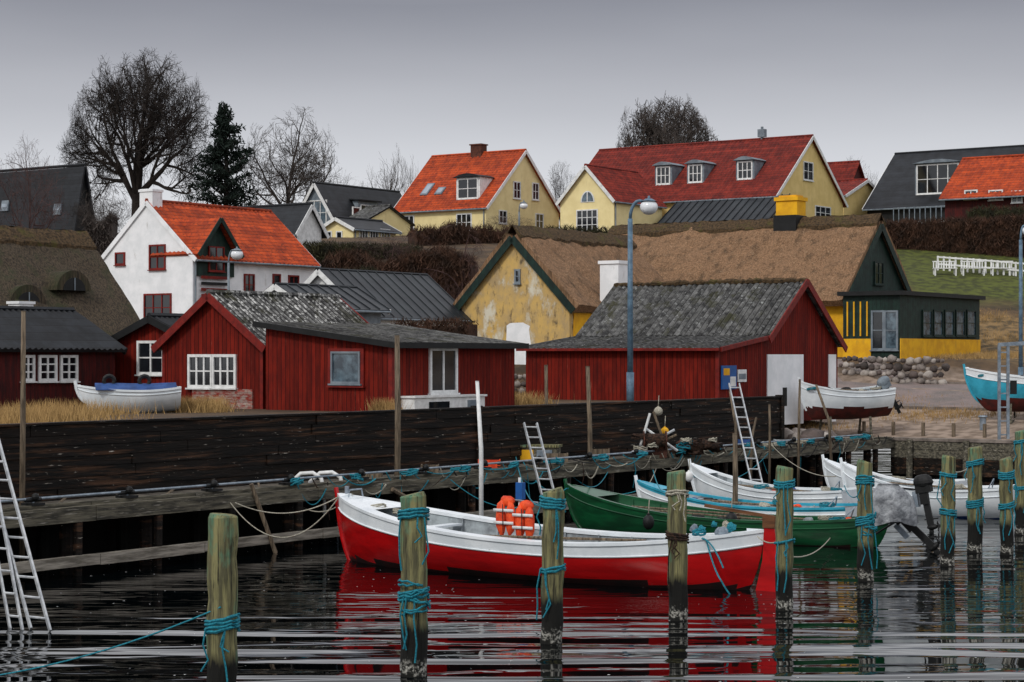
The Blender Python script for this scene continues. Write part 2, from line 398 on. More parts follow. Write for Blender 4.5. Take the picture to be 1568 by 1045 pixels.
# ------------------------------------------------ houses
class House: pass
def fbox(m,face,a0,a1,z0,z1,d0,d1,mt):
    a0,a1=min(a0,a1),max(a0,a1)
    if face=='F': m.box(a0,a1,-d1,-d0,z0,z1,mt)
    else: m.box(d0,d1,a0,a1,z0,z1,mt)
def window(m,face,a0,a1,z0,z1,nx=2,ny=2,fr=M_wpaint,gl=None,fw=.07,base=0.,sill=True):
    a0,a1=min(a0,a1),max(a0,a1); gl=gl or M_glass
    fbox(m,face,a0,a1,z0,z1,base-.02,base+.02,gl)
    fbox(m,face,a0-fw*.6,a0+fw*.4,z0-fw*.5,z1+fw*.5,base-.02,base+.07,fr); fbox(m,face,a1-fw*.4,a1+fw*.6,z0-fw*.5,z1+fw*.5,base-.02,base+.07,fr)
    fbox(m,face,a0+fw*.4,a1-fw*.4,z0-fw*.5,z0+fw*.5,base-.02,base+.07,fr); fbox(m,face,a0+fw*.4,a1-fw*.4,z1-fw*.5,z1+fw*.5,base-.02,base+.07,fr)
    for i in range(1,nx):
        x=a0+(a1-a0)*i/nx; fbox(m,face,x-fw*.35,x+fw*.35,z0+fw*.5,z1-fw*.5,base-.02,base+.055,fr)
    for i in range(1,ny):
        z=z0+(z1-z0)*i/ny; fbox(m,face,a0+fw*.4,a1-fw*.4,z-fw*.25,z+fw*.25,base-.02,base+.045,fr)
    if sill: fbox(m,face,a0-.1,a1+.1,z0-fw*.5-.05,z0-fw*.5-.002,base-.02,base+.12,fr)
def house(name,px,Y,zb,ze,zr,pxL=None,pxR=None,L=None,Wd=None,axis='y',phi=PHI,wall=M_white,roof=M_slate,kind='flat',over=.3,overg=.25,barge=None,wins=(),gable=None,th=.12,ridge=None):
    h=House(); ux,uy=math.cos(phi),-math.sin(phi); vx,vy=math.sin(phi),math.cos(phi)
    O=(K(px)*Y,Y); h.O=O; h.u=(ux,uy); h.v=(vx,vy)
    if L is None: L=solve(O,(-ux,-uy),K(pxL))
    if Wd is None: Wd=solve(O,(vx,vy),K(pxR))
    ze=Zp(ze,Y)
    if axis=='y': zr=Zp(zr,Y-uy*L/2)
    else: zr=Zp(zr,Y+vy*Wd/2)
    h.L,h.W,h.ze,h.zr=L,Wd,ze,zr
    e=h.e=empty(name,(O[0],O[1],0),-phi)
    m=M()
    if axis=='y':
        vs=[(-L,0,zb),(0,0,zb),(0,0,ze),(-L/2,0,zr),(-L,0,ze)]; vs+=[(x,Wd,z) for x,_,z in vs]
    else:
        vs=[(0,0,zb),(0,Wd,zb),(0,Wd,ze),(0,Wd/2,zr),(0,0,ze)]; vs+=[(-L,y,z) for _,y,z in vs]
    m.add(vs,[(0,1,2,3,4),(9,8,7,6,5),(0,5,6,1),(1,6,7,2),(4,9,5,0)],wall)
    if gable:
        if axis=='y': m.add([(-L,-.02,ze),(0,-.02,ze),(-L/2,-.02,zr)],[(0,1,2)],gable)
        else: m.add([(.02,0,ze),(.02,Wd,ze),(.02,Wd/2,zr)],[(0,1,2)],gable)
    m.build('walls',e)
    m=M(); kw={}
    if kind=='corr': kw=dict(amp=.035,pitch=.25,mm=3)
    if kind=='tile': kw=dict(amp=.035,pitch=.34,mm=1)
    if kind=='thatch': kw=dict(nzz=.15,mm=16); th=.38
    if axis=='y':
        dz=over*(zr-ze)/(L/2)
        for sx in (0,1):
            ex=over if sx==0 else -L-over
            m.sheet((ex,-overg,ze-dz),(ex,Wd+overg,ze-dz),(-L/2,Wd+overg,zr),(-L/2,-overg,zr),th,roof,**kw)
        r0,r1=Vector((-L/2,-overg,zr)),Vector((-L/2,Wd+overg,zr))
    else:
        dz=over*(zr-ze)/(Wd/2)
        for sx in (0,1):
            ey=-over if sx==0 else Wd+over
            m.sheet((-L-overg,ey,ze-dz),(overg,ey,ze-dz),(overg,Wd/2,zr),(-L-overg,Wd/2,zr),th,roof,**kw)
        r0,r1=Vector((-L-overg,Wd/2,zr)),Vector((overg,Wd/2,zr))
    up=Vector((0,0,th*1.25))
    if kind=='seam':
        n=int((Wd if axis=='y' else L)/.6)
        for i in range(n+1):
            f=i/n
            if axis=='y':
                y=-overg+(Wd+2*overg)*f
                m.beam((over,y,ze-dz+th*1.2),(-L/2,y,zr+th*1.2),.05,.08,M_metal); m.beam((-L-over,y,ze-dz+th*1.2),(-L/2,y,zr+th*1.2),.05,.08,M_metal)
            else:
                x=-L-overg+(L+2*overg)*f; m.beam((x,-over,ze-dz+th*1.2),(x,Wd/2,zr+th*1.2),.05,.08,M_metal)
    if kind=='thatch':
        n=int((r1-r0).length/.3); sd=Vector((0,1,0)) if axis=='x' else Vector((1,0,0))
        g_=(zr-ze)/((Wd if axis=='x' else L)/2); up0=.38*math.sqrt(1+g_*g_)
        for side in (-1,1):
            vs=[];fs=[]
            for i in range(n+1):
                p=r0.lerp(r1,i/n); wv=.55+U(-.05,.05); o_=up0+.13
                vs+=[p+Vector((0,0,o_-.02+U(-.04,.04))),p+sd*side*wv*.35+Vector((0,0,o_-.02-g_*wv*.3)),p+sd*side*wv+Vector((0,0,o_-g_*wv+U(-.02,.02))),p+sd*side*wv*1.0+Vector((0,0,o_-.34-g_*wv))]
            for i in range(n):
                for k in range(3): fs.append((i*4+k,i*4+4+k,i*4+5+k,i*4+1+k))
            fs+=[(0,1,2,3),(n*4+3,n*4+2,n*4+1,n*4)]
            m.add(vs,fs,ridge or M_ridge)
    else: m.tube([r0+up,r1+up],.10 if kind!='seam' else .06,6,ridge or roof)
    m.build('roof',e)
    if barge:
        m=M()
        bh=.24 if kind!='thatch' else .34
        if axis=='y':
            for yy in (-overg-.03,Wd+overg+.03):
                for ex in (over,-L-over): m.beam((ex,yy,ze-dz+.02),(-L/2,yy,zr+.02),.05,bh,barge)
        else:
            for xx in (overg+.03,-L-overg-.03):
                for ey in (-over,Wd+over): m.beam((xx,ey,ze-dz+.02),(xx,Wd/2,zr+.02),.05,bh,barge)
        m.build('bargeboards',e)
    if kind in('tile','seam','flat') and roof is not M_blk:
        m=M()
        if axis=='y': m.tube([(over+.06,-overg,ze-dz+.02),(over+.06,Wd+overg,ze-dz+.02)],.06,6,M_gry); m.tube([(.07,.15,zb),(.07,.15,ze-dz)],.045,6,M_gry)
        else: m.tube([(-L-overg,-over-.06,ze-dz+.02),(overg,-over-.06,ze-dz+.02)],.06,6,M_gry); m.tube([(-.15,-.07,zb),(-.15,-.07,ze-dz)],.045,6,M_gry)
        m.build('gutter',e)
    for i,wn_ in enumerate(wins): addwin(h,i,*wn_)
    return h
def fx(h,px,yp=0):
    O=(h.O[0]+h.v[0]*yp,h.O[1]+h.v[1]*yp); l=solve(O,(-h.u[0],-h.u[1]),K(px)); return -l,O[1]-l*h.u[1]
def ry(h,px,xp=0):
    O=(h.O[0]+h.u[0]*xp,h.O[1]+h.u[1]*xp); l=solve(O,h.v,K(px)); return l,O[1]+l*h.v[1]
def addwin(h,i,face,p0,p1,y0,y1,nx=2,ny=2,fr=M_wpaint,gl=None,fw=.09):
    f=fx if face=='F' else ry
    a0,Ya=f(h,p0); a1,Yb=f(h,p1); Yc=(Ya+Yb)/2
    m=M(); window(m,face,a0,a1,Zp(y1,Yc),Zp(y0,Yc),nx,ny,fr,gl,fw); m.build('window_%d'%(i+1),h.e)

h=house('red_boat_shed',403,61.5,2.6,528,455,pxL=250,pxR=588,axis='y',wall=M_red,roof=M_fibl,kind='corr',over=.25,overg=.2,barge=M_redplain,
  wins=[('F',291,325,545,592,3,2),('F',328,361,545,592,3,2)])
m=M(); a,_=fx(h,296); b_,_=fx(h,388); fbox(m,'F',a,b_,2.5,Zp(596,62.5),.0,.05,M_brickred); fbox(m,'F',-h.L-.02,-h.L+.1,2.5,h.ze,.0,.04,M_redplain); fbox(m,'F',-.1,.02,2.5,h.ze,.0,.04,M_redplain); m.build('brick_patch',h.e)
h=House(); Y0=58; h.O=(K(600)*Y0,Y0); h.u=(UX,UY); h.v=(VX,VY)
e=h.e=empty('red_flat_shed',(*h.O,0),-PHI)
L=solve(h.O,(-UX,-UY),K(407)); Wd=solve(h.O,h.v,K(788)); z1=Zp(527,Y0); z2=Zp(498,Y0+2.8)
m=M(); m.add([(-L,0,2.6),(0,0,2.6),(0,0,z1),(-L,0,z2),(-L,Wd,2.6),(0,Wd,2.6),(0,Wd,z1),(-L,Wd,z2)],[(0,1,2,3),(5,4,7,6),(1,5,6,2),(4,0,3,7)],M_red)
fbox(m,'F',-.1,.03,2.6,z1,.0,.04,M_redplain); fbox(m,'R',-.038,.1,2.6,z1,.0,.035,M_redplain); m.build('walls',e)
sl=(z2-z1)/L
m=M(); m.sheet((.3,-.22,z1-.3*sl),(.3,Wd+.3,z1-.3*sl),(-L-.3,Wd+.3,z2+.3*sl),(-L-.3,-.22,z2+.3*sl),.05,M_fiby,amp=.035,pitch=.25,mm=2)
m.beam((.3,-.25,z1-.3*sl+.0),(-L-.3,-.25,z2+.3*sl),.04,.17,M_blk); m.beam((.33,-.25,z1-.3*sl),(.33,Wd+.3,z1-.3*sl),.04,.17,M_blk)
m.build('roof',e)
addwin(h,0,'F',507,556,537,588,1,1,M_redplain,M_glassb,.12)
m=M(); a,Ya=fx(h,507); b_,Yb=fx(h,556); window(m,'F',a+.09,b_-.09,Zp(586,59.2),Zp(540,59.2),1,1,M_gry,M_glassb,.06,base=.03); m.build('inner_frame',e)
addwin(h,1,'R',658,697,535,600,2,1)
m=M(); a,_=ry(h,614);b_,_=ry(h,722); zt=Zp(607,61); fbox(m,'R',a,b_,2.5,zt,.01,.5,M_wpaint); fbox(m,'R',a+.7,a+1.7,2.86,zt-.12,.45,.52,M_glass); fbox(m,'R',b_-.9,b_-.3,2.9,zt-.1,.45,.52,M_gry); fbox(m,'R',a-.05,b_+.05,zt+.002,zt+.06,.0,.56,M_wpaint); m.build('white_cold_frame',e)

h=House(); Y0=71; h.O=(K(1100)*Y0,Y0); h.u=(UX,UY); h.v=(VX,VY)
e=h.e=empty('red_net_shed',(*h.O,0),-PHI)
L=8.3; d1=3.74; d2=9.8; zl=Zp(534,71); zm=Zp(516,74.1); zr=Zp(434,76.6); zb=Zp(532,79)
m=M()
m.add([(0,0,2.0),(0,d1,2.0),(0,d1,zm),(0,0,zl)]+[(-L,0,2.0),(-L,d1,2.0),(-L,d1,zm),(-L,0,zl)],[(0,1,2,3),(7,6,5,4),(0,3,7,4)],M_red)
dm=(d1+d2)/2-.2
m.add([(0,d1,2.0),(0,d2,2.0),(0,d2,zb),(0,dm,zr),(0,d1,zm)]+[(-L,d1,2.0),(-L,d2,2.0),(-L,d2,zb),(-L,dm,zr),(-L,d1,zm)],[(0,1,2,3,4),(9,8,7,6,5),(1,6,7,2)],M_red)
fbox(m,'F',-.1,.03,2.0,zl,.0,.04,M_redplain)
m.build('walls',e)
m=M(); m.sheet((-L-.25,-.25,zl-.03),(.2,-.25,zl-.03),(.2,d1+.25,zm+.02),(-L-.25,d1+.25,zm+.02),.05,M_fibx,amp=.035,pitch=.25,mm=2)
sl=(zr-zm)/(dm-d1)
m.sheet((-L-.1,d1-.05,zm-.05*sl+.06),(.25,d1-.05,zm-.05*sl+.06),(.25,dm,zr),(-L-.1,dm,zr),.06,M_fibx,amp=.035,pitch=.25,mm=4)
m.sheet((-L-.1,d2+.2,zb),(.25,d2+.2,zb),(.25,dm,zr),(-L-.1,dm,zr),.06,M_fibx,amp=.035,pitch=.25,mm=4)
n=60; pts=[Vector((-L-.1+(L+.35)*i/n,dm+U(-.03,.03),zr+.1+U(-.03,.04))) for i in range(n+1)]; m.tube(pts,[U(.07,.14) for _ in pts],6,M_ridge)
m.build('roof',e)
m=M(); m.beam((.28,d1-.3,zm-.3*sl+.08),(.28,dm,zr+.05),.05,.26,M_redplain); m.beam((.28,d2+.25,zb-.1),(.28,dm,zr+.05),.05,.26,M_redplain); m.beam((.24,-.25,zl-.03),(.24,d1,zm),.05,.16,M_redplain)
m.beam((-L-.25,-.28,zl-.03),(.2,-.28,zl-.03),.04,.1,M_redplain); m.build('bargeboards',e)
m=M(); a,_=ry(h,1174); b_,_=ry(h,1229); fbox(m,'R',a,b_,1.9,Zp(543,75),.0,.04,M_white); c_,_=ry(h,1268); e_,_=ry(h,1279); fbox(m,'R',c_,e_,1.9,Zp(543,78),.0,.04,M_white)
a,_=ry(h,1197);b_,_=ry(h,1203); fbox(m,'R',a,b_,2.6,3.3,.03,.06,M_blk)
m.build('white_base',e)
m=M(); a,_=ry(h,1103);b_,_=ry(h,1125); z=Zp(560,71.5)
fbox(m,'R',a,b_,z-.85,z,.02,.08,M_bluesign); fbox(m,'R',a+.1,(a+b_)/2,z-.35,z-.1,.075,.09,M_yel); fbox(m,'R',(a+b_)/2+.05,b_-.08,z-.75,z-.4,.075,.09,M_wpaint)
a,_=ry(h,1128);b_,_=ry(h,1141); fbox(m,'R',a,b_,z-.6,z-.15,.02,.06,M_wpaint); fbox(m,'R',a+.06,b_-.06,z-.5,z-.3,.055,.07,M_gry)
m.build('notice_boards',e)

house('dark_red_shed',-60,62,2.6,533,476,L=4.6,pxR=176,axis='y',wall=M_redd,roof=M_slate,kind='corr',over=.25,barge=M_blk,
  wins=[('R',34,50,546,582,2,3),('R',60,84,546,582,2,3),('R',93,116,546,582,2,3)])
house('small_red_shed',300,66.5,2.6,524,490,pxL=174,Wd=4,axis='y',wall=M_red,roof=M_slate,kind='corr',over=.2,barge=M_blk,
  wins=[('F',213,251,524,572,2,2)])
h=house('dark_thatched_cottage',-100,72,3.,505,362,L=6.0,pxR=206,axis='y',wall=M_white,roof=M_thatd,kind='thatch',over=.5,barge=None,ridge=M_ridge)
for px,py in ((30,452),(100,430)):
    m=M(); y,Yc=ry(h,px,-1.0); z=Zp(py,Yc)
    for k,(r,mt,x1) in enumerate(((.72,M_thatd,.50),(.46,M_blk,.53))):
        vs=[];nn=14
        for i in range(nn+1):
            a=math.pi*i/nn
            vs.append((-1.0+x1,y+math.cos(a)*r*1.25,z-.4+math.sin(a)*r*1.1))
        vs2=[(-3.0,p[1],p[2]) for p in vs]
        m.add(vs+vs2,[tuple(range(nn+1))]+[(i,i+1,nn+2+i,nn+1+i) for i in range(nn)],mt)
    m.box(-.46,-.44,y-.02,y+.02,z-.4,z+.1,M_gry)
    m.build('eyebrow_dormer',h.e)
m=M(); y,Yc=ry(h,32,.6); m.box(.3,.9,y-.35,y+.35,4.2,Zp(466,Yc),M_white); m.box(.25,.95,y-.4,y+.4,Zp(466,Yc)+.002,Zp(466,Yc)+.1,M_white); m.build('chimney',h.e)

h=house('white_house',295,104,3.8,392,311,pxL=157,pxR=482,axis='y',wall=M_white,roof=M_roofor,kind='tile',over=.3,overg=.05,barge=M_white,
 wins=[('F',178,191,388,405,1,1,M_redplain),('F',230,253,376,412,2,2,M_redplain),('F',222,262,451,492,3,2,M_redplain),
       ('R',374,388,421,452,2,2,M_redplain),('R',418,428,421,452,1,2,M_redplain),('R',442,456,423,452,2,2,M_redplain)])
m=M(); m.box(-h.L/2-.55,-h.L/2+.4,0.02,.75,h.zr-1.2,h.zr+.75,M_white); m.box(-h.L/2-.6,-h.L/2+.45,-.03,.8,h.zr+.6,h.zr+.72,M_white); m.build('chimney',h.e)
m=M(); y0,_=ry(h,299); y1,_=ry(h,356); yc=(y0+y1)/2; ze=Zp(390,106); zr_=Zp(338,106)
m.add([(.12,y0,ze-1.2),(.12,y1,ze-1.2),(.12,y1,ze),(.12,yc,zr_),(.12,y0,ze)]+[(-2.2,y0,ze-1.2),(-2.2,y1,ze-1.2),(-2.2,y1,ze),(-2.2,yc,zr_),(-2.2,y0,ze)],[(0,1,2,3,4),(0,4,9,5),(1,6,7,2)],M_green)
m.sheet((.5,y0-.25,ze-.15),(-3,y0-.25,ze-.15),(-3,yc,zr_),(.5,yc,zr_),.1,M_roofor,amp=.02,pitch=.3); m.sheet((.5,y1+.25,ze-.15),(-3,y1+.25,ze-.15),(-3,yc,zr_),(.5,yc,zr_),.1,M_roofor,amp=.02,pitch=.3)
m.beam((.52,y0-.28,ze-.15),(.52,yc,zr_+.03),.05,.22,M_green); m.beam((.52,y1+.28,ze-.15),(.52,yc,zr_+.03),.05,.22,M_green)
window(m,'R',yc-.55,yc+.55,ze-.9,ze+.35,2,1,M_redplain,base=.14)
for k in range(4): fbox(m,'R',y0+.3,y1-.5,ze-1.35-k*.32,ze-1.35-k*.32+.16,.14,.2,M_redplain if k!=1 else M_blk)
m.build('wall_dormer',h.e)
house('black_roof_hall',560,88,3.,484,417,pxL=428,pxR=714,axis='y',wall=M_wpaint,roof=M_metal,kind='seam',over=.2,barge=M_wpaint)
house('grey_roof_annexe',470,84,3.,470,440,pxL=385,Wd=5,axis='y',wall=M_gry,roof=M_metal,kind='seam',barge=M_wpaint)
hA=house('thatched_yellow_barn',872,91,2.6,466,366,pxL=707,Wd=10,axis='y',wall=M_yold,roof=M_thatch,kind='thatch',over=.35,overg=.2,barge=M_green,
  wins=[('F',790,796,414,433,1,2,M_gry)])
m=M(); a,_=fx(hA,775);b_,_=fx(hA,812); zt=Zp(492,91); n=18
vs=[]
for i in range(n):
    t=2*math.pi*i/n; c,s=math.cos(t),math.sin(t); sg=lambda v:math.copysign(abs(v)**.45,v)
    vs.append(((a+b_)/2+sg(c)*(b_-a)*.5*U(.88,1.1),-.012,3.9+(zt-3.9)*(.5+.5*sg(s)*U(.93,1.05))))
m.add(vs,[tuple(range(n))],M_white)
a,_=fx(hA,722);b_,_=fx(hA,768); vs=[((a+b_)/2+math.cos(2*math.pi*i/n)*(b_-a)*.52*U(.8,1.2),-.010,Zp(532,92)+.4*math.sin(2*math.pi*i/n)*U(.7,1.2)) for i in range(n)]; m.add(vs,[tuple(range(n))],M_yel)
m.build('plaster_patch',hA.e)
m=M(); m.box(.02,.06,.3,5.5,2.6,hA.ze-.4,M_yel); window(m,'R',1.2,1.9,hA.ze-2.2,hA.ze-1,2,2,M_wpaint,base=.06); m.build('side_wall',hA.e)
m=M(); p=ry(hA,940,.8); y=p[0]; m.box(.35,1.35,y-.5,y+.5,3,Zp(405,p[1]),M_white); m.box(.28,1.42,y-.57,y+.57,Zp(405,p[1])+.002,Zp(405,p[1])+.15,M_white); m.build('chimney',hA.e)
hB=house('thatched_farmhouse',1293,97,3.6,456,347,L=15.5,pxR=1392,axis='x',wall=M_yel,roof=M_thatch,kind='thatch',over=.45,overg=.2,barge=M_green,gable=M_green)
m=M(); window(m,'R',hB.W/2-.5,hB.W/2+.5,Zp(435,100),Zp(402,100),2,2,M_green,base=.03); m.build('gable_window',hB.e)
m=M(); x,Yc=fx(hB,1211,hB.W/2); z=Zp(300,Yc); m.box(x-.6,x+.6,hB.W/2-.5,hB.W/2+.5,hB.zr-.9,z-.3,M_yel); m.box(x-.68,x+.68,hB.W/2-.58,hB.W/2+.58,z-.29,z-.1,M_yel); m.box(x-.5,x+.5,hB.W/2-.4,hB.W/2+.4,z-.098,z,M_yel); m.box(x-.64,x+.64,hB.W/2-.72,hB.W/2+.54,hB.zr-.1,hB.zr+.72,M_blk); m.build('chimney',hB.e)
h=House(); Y0=94; h.O=(K(1378)*Y0,Y0); h.u=(UX,UY); h.v=(VX,VY); e=h.e=empty('green_sunroom',(*h.O,0),-PHI)
L=solve(h.O,(-UX,-UY),K(1291)); Wd=solve(h.O,h.v,K(1500)); zt=Zp(452,94)
m=M(); m.box(-L,0,0,Wd,3.6,zt,M_green); m.box(-L-.2,.25,-.25,Wd+.2,zt+.002,zt+.2,M_blk); m.build('walls',e)
m=M(); fbox(m,'R',.0,Wd,3.6,Zp(519,96),.005,.05,M_yel); a,_=fx(h,1334); fbox(m,'F',-L,a,3.6,Zp(519,95),.005,.05,M_yel)
for k in range(4):
    a=-L+.2+k*.34; fbox(m,'F',a,a+.07,Zp(515,95),Zp(462,95),.005,.04,M_yel)
m.build('yellow_plinth',e)
addwin(h,0,'F',1336,1353,477,535,1,2,M_gry,M_glass); addwin(h,1,'F',1356,1374,477,535,1,2,M_gry,M_glassb)
for i in range(5):
    a=1412+i*17; addwin(h,2+i,'R',a,a+13,476,514,1,2,M_green,M_glassb,.08)

h=house('yellow_house',744,150,12,316,233,pxL=606,pxR=856,axis='x',wall=M_ywall,roof=M_roofor,kind='tile',over=.25,barge=M_wpaint,
 wins=[('R',786,796,279,304,2,2),('R',815,824,281,306,2,2),('R',764,775,323,342,2,2),('R',820,831,328,350,2,2),('F',620,634,331,362,2,2),('F',700,722,328,354,3,2)])
def dormer(h,p0,p1,yt,yb,roofm=M_gry,wallm=M_gry,depth=3,nx=2):
    yd=.8
    for _ in range(6):
        x0,Ya=fx(h,p0,yd); x1,Yb=fx(h,p1,yd); zb_=Zp(yb,(Ya+Yb)/2); yd=max(.1,(zb_-h.ze)/(h.zr-h.ze)*h.W/2)
    zt=Zp(yt,(Ya+Yb)/2); x0,x1=min(x0,x1),max(x0,x1)
    m=M(); m.box(x0,x1,yd-.1,yd+depth,zb_-.3,zt,wallm)
    n=8; pts=[(x0-.15+(x1-x0+.3)*i/n, math.sin(math.pi*i/n)*.28) for i in range(n+1)]
    vs=[(x,yd-.35,zt+.02+z) for x,z in pts]+[(x,yd+depth,zt+.02+z) for x,z in pts]
    m.add(vs,[tuple(range(n+1))[::-1]]+[(i,i+1,n+2+i,n+1+i) for i in range(n)],roofm); m.add([(x0-.15,yd-.35,zt),(x1+.15,yd-.35,zt),(x1+.15,yd+depth,zt),(x0-.15,yd+depth,zt)],[(0,1,2,3)],roofm)
    mm=M(); window(mm,'F',x0+.2,x1-.2,zb_+.1,zt-.12,nx,2,M_wpaint,M_glass,.1); 
    mm.v=[(x,y+yd-.1,z) for x,y,z in mm.v]
    m.build('dormer',h.e); mm.build('dormer_window',h.e)
def skylight(h,p0,p1,y0,y1):
    m=M(); g=(h.zr-h.ze)/(h.W/2)
    def pt(px,py):
        yd=1.
        for _ in range(8):
            x,Yc=fx(h,px,yd); yd=max(0,(Zp(py,Yc)-h.ze)/g)
        return x,yd
    (xa,ya)=pt(p0,y1);(xb,yb)=pt(p1,y0); xb=xa+max(.7,abs(xb-xa)*.7)
    m.sheet((xa,ya,h.ze+ya*g),(xb,ya,h.ze+ya*g),(xb,yb,h.ze+yb*g),(xa,yb,h.ze+yb*g),.22,M_gry); 
    k=.1; m.sheet((xa+k,ya+k,h.ze+(ya+k)*g),(xb-k,ya+k,h.ze+(ya+k)*g),(xb-k,yb-k,h.ze+(yb-k)*g),(xa+k,yb-k,h.ze+(yb-k)*g),.24,M_skyl)
    m.build('rooflight',h.e)
dormer(h,700,736,272,306,M_slate,M_wpaint,3,2); skylight(h,644,663,284,302); skylight(h,666,679,290,301)
m=M(); x,_=fx(h,733,h.W/2); m.box(x-.5,x+.5,h.W/2-.4,h.W/2+.4,h.zr-.5,h.zr+.75,M_chim); m.box(x-.58,x+.58,h.W/2-.48,h.W/2+.48,h.zr+.752,h.zr+.85,M_chim); m.build('chimney',h.e)
h=house('long_yellow_house',1187,148,11.5,298,211,pxL=862,pxR=1291,axis='x',wall=M_ywall2,roof=M_roofrd,kind='tile',over=.3,barge=M_wpaint,
 wins=[('R',1230,1244,249,276,2,2),('R',1248,1271,317,336,3,2),('F',945,958,310,345,2,2)])
for a,b_,c_ in ((1004,1030,254),(1053,1079,251),(1128,1156,246)): dormer(h,a,b_,c_,c_+30,M_gry,M_gry,3,3)
m=M(); x0,_=fx(h,1010,-3);x1,_=fx(h,1186,-2.5); m.sheet((x0,-4.5,13.6),(x1,-4.5,13.6),(x1,0.0,h.ze-.15),(x0,0.0,h.ze-.15),.1,M_metal)
for i in range(16):
    x=x0+(x1-x0)*i/15; m.beam((x,-4.5,13.74),(x,0,h.ze-.01),.06,.08,M_slate)
m.box(x0+.2,x1-.2,-4.2,-.1,11,13.58,M_ywall2); m.build('lean_to',h.e)
m=M(); x,_=fx(h,1167,h.W/2); m.tube([(x,h.W/2,h.zr),(x,h.W/2,h.zr+1.1)],.12,6,M_gry); m.box(x-.3,x+.3,h.W/2-.2,h.W/2+.2,h.zr+.3,h.zr+.9,M_gry); m.build('vent',h.e)
h=house('yellow_gable_wing',940,146,11.5,306,256,pxL=858,Wd=7,axis='y',wall=M_ywall,roof=M_roofrd,kind='tile',over=.2,barge=M_wpaint,wins=[('F',884,915,322,356,4,3)])
m=M(); x,Yc=fx(h,900); z=Zp(310,Yc); n=10
vs=[(x+math.cos(math.pi*i/n)*.62,-.03,z+math.sin(math.pi*i/n)*.85) for i in range(n+1)]; m.add(vs,[tuple(range(n+1))],M_wpaint)
vs=[(x+math.cos(math.pi*i/n)*.5,-.05,z+.06+math.sin(math.pi*i/n)*.7) for i in range(n+1)]; m.add(vs,[tuple(range(n+1))],M_glassb); m.box(x-.04,x+.04,-.08,-.04,z,z+.75,M_wpaint); m.build('arched_window',h.e)
h=house('small_yellow_house',1292,160,12,300,278,L=3.5,pxR=1356,axis='x',wall=M_ywall2,roof=M_roofrd,kind='tile',over=.2,barge=M_wpaint)
house('orange_roof_cottage',1300,175,13,285,250,pxL=1240,pxR=1325,axis='x',wall=M_redd,roof=M_roofrd,kind='tile',over=.2)
h=house('grey_gable_house',516,152,12,343,283,pxL=452,pxR=640,axis='y',wall=M_gry,roof=M_slate,kind='flat',over=.3,barge=M_wpaint,
 wins=[('F',464,500,308,345,4,2,M_wpaint,M_glassb),('R',540,550,318,330,1,1)])
m=M(); y,_=ry(h,545,-1.8); m.box(-3,-.6,y-1.2,y+1.2,h.ze,h.ze+2,M_gry); m.sheet((-.3,y-1.4,h.ze+2),(-.3,y+1.4,h.ze+2),(-3.2,y+1.4,h.ze+2.2),(-3.2,y-1.4,h.ze+2.2),.1,M_slate); window(m,'R',y-.9,y+.9,h.ze+.7,h.ze+1.7,2,1,M_wpaint,base=-.6); m.build('dormer',h.e)
house('yellow_low_house',541,141,11.5,350,336,pxL=492,pxR=606,axis='y',wall=M_ywall,roof=M_slate,kind='flat',over=.3,barge=M_wpaint,
 wins=[('F',500,508,355,368,1,1),('F',516,524,355,368,1,1),('R',550,562,352,370,3,1),('R',566,578,352,370,3,1),('R',583,596,352,370,3,1)])
house('brown_roof_house',560,147,12,338,318,pxL=530,pxR=628,axis='x',wall=M_ywall,roof=M_fibx,kind='flat',over=.3)
h=house('black_roof_house',1600,152,12,306,222,pxL=1328,Wd=12,axis='x',wall=M_blk,roof=M_slate,kind='flat',over=.3,barge=M_wpaint)
dormer(h,1402,1472,250,298,M_gry,M_gry,4,4)
m=M(); x0,_=fx(h,1372,-1);x1,_=fx(h,1470,-1); m.box(x0,x1,-1.5,-.1,12,h.ze-1.4,M_wpaint)
for i in range(13):
    x=x0+(x1-x0)*i/12; m.box(x-.03,x+.03,-1.5,-1.44,h.ze-1.39,h.ze-.3,M_gal)
m.box(x0,x1,-1.52,-1.42,h.ze-.298,h.ze-.22,M_gal); m.build('balcony',h.e)
house('red_hill_house',1660,140,11.5,290,234,pxL=1447,Wd=8,axis='x',wall=M_redd,roof=M_roofor,kind='tile',over=.5,barge=M_blk,wins=[('F',1478,1496,292,305,2,1),('F',1515,1535,292,306,2,1),('F',1550,1565,293,310,2,1)])
h=house('dark_roof_house',112,130,10,352,256,L=18,pxR=142,axis='x',wall=M_blk,roof=M_slate,kind='flat',over=.3)
skylight(h,4,20,308,325); skylight(h,84,102,313,331)
house('low_black_house',455,126,9,350,316,pxL=295,pxR=492,axis='x',wall=M_wpaint,roof=M_slate,kind='flat',over=.4,barge=M_wpaint)

# ------------------------------------------------ trees
def rnd(): return Vector((U(-1,1),U(-1,1),U(-1,1)))
def grow(m,p,d,l,r,dep,spread,up,mt,nc,rm):
    n=3; pts=[p]; rr=[r]; q=p
    for i in range(n):
        d=(d+rnd()*.2+Vector((0,0,up))).normalized(); q=q+d*l/n; pts.append(q); rr.append(max(rm,r*(1-.38*(i+1)/n)))
    m.tube(pts,rr,6 if r>.05 else 3,mt,False)
    if dep==0: return
    for c in range(nc):
        f=U(.25,1); k=min(n-1,int(f*n)); b=pts[k].lerp(pts[k+1],f*n-k)
        ax=d.cross(rnd()).normalized(); ang=U(.45,1.0)*spread
        nd=(d*math.cos(ang)+ax*math.sin(ang)).normalized()
        grow(m,b,nd,l*U(.6,.90),max(rm,r*U(.38,.6)),dep-1,spread,up,mt,nc,rm)
    grow(m,q,d,l*U(.68,.88),max(rm,r*.62),dep-1,spread,up,mt,nc,rm)
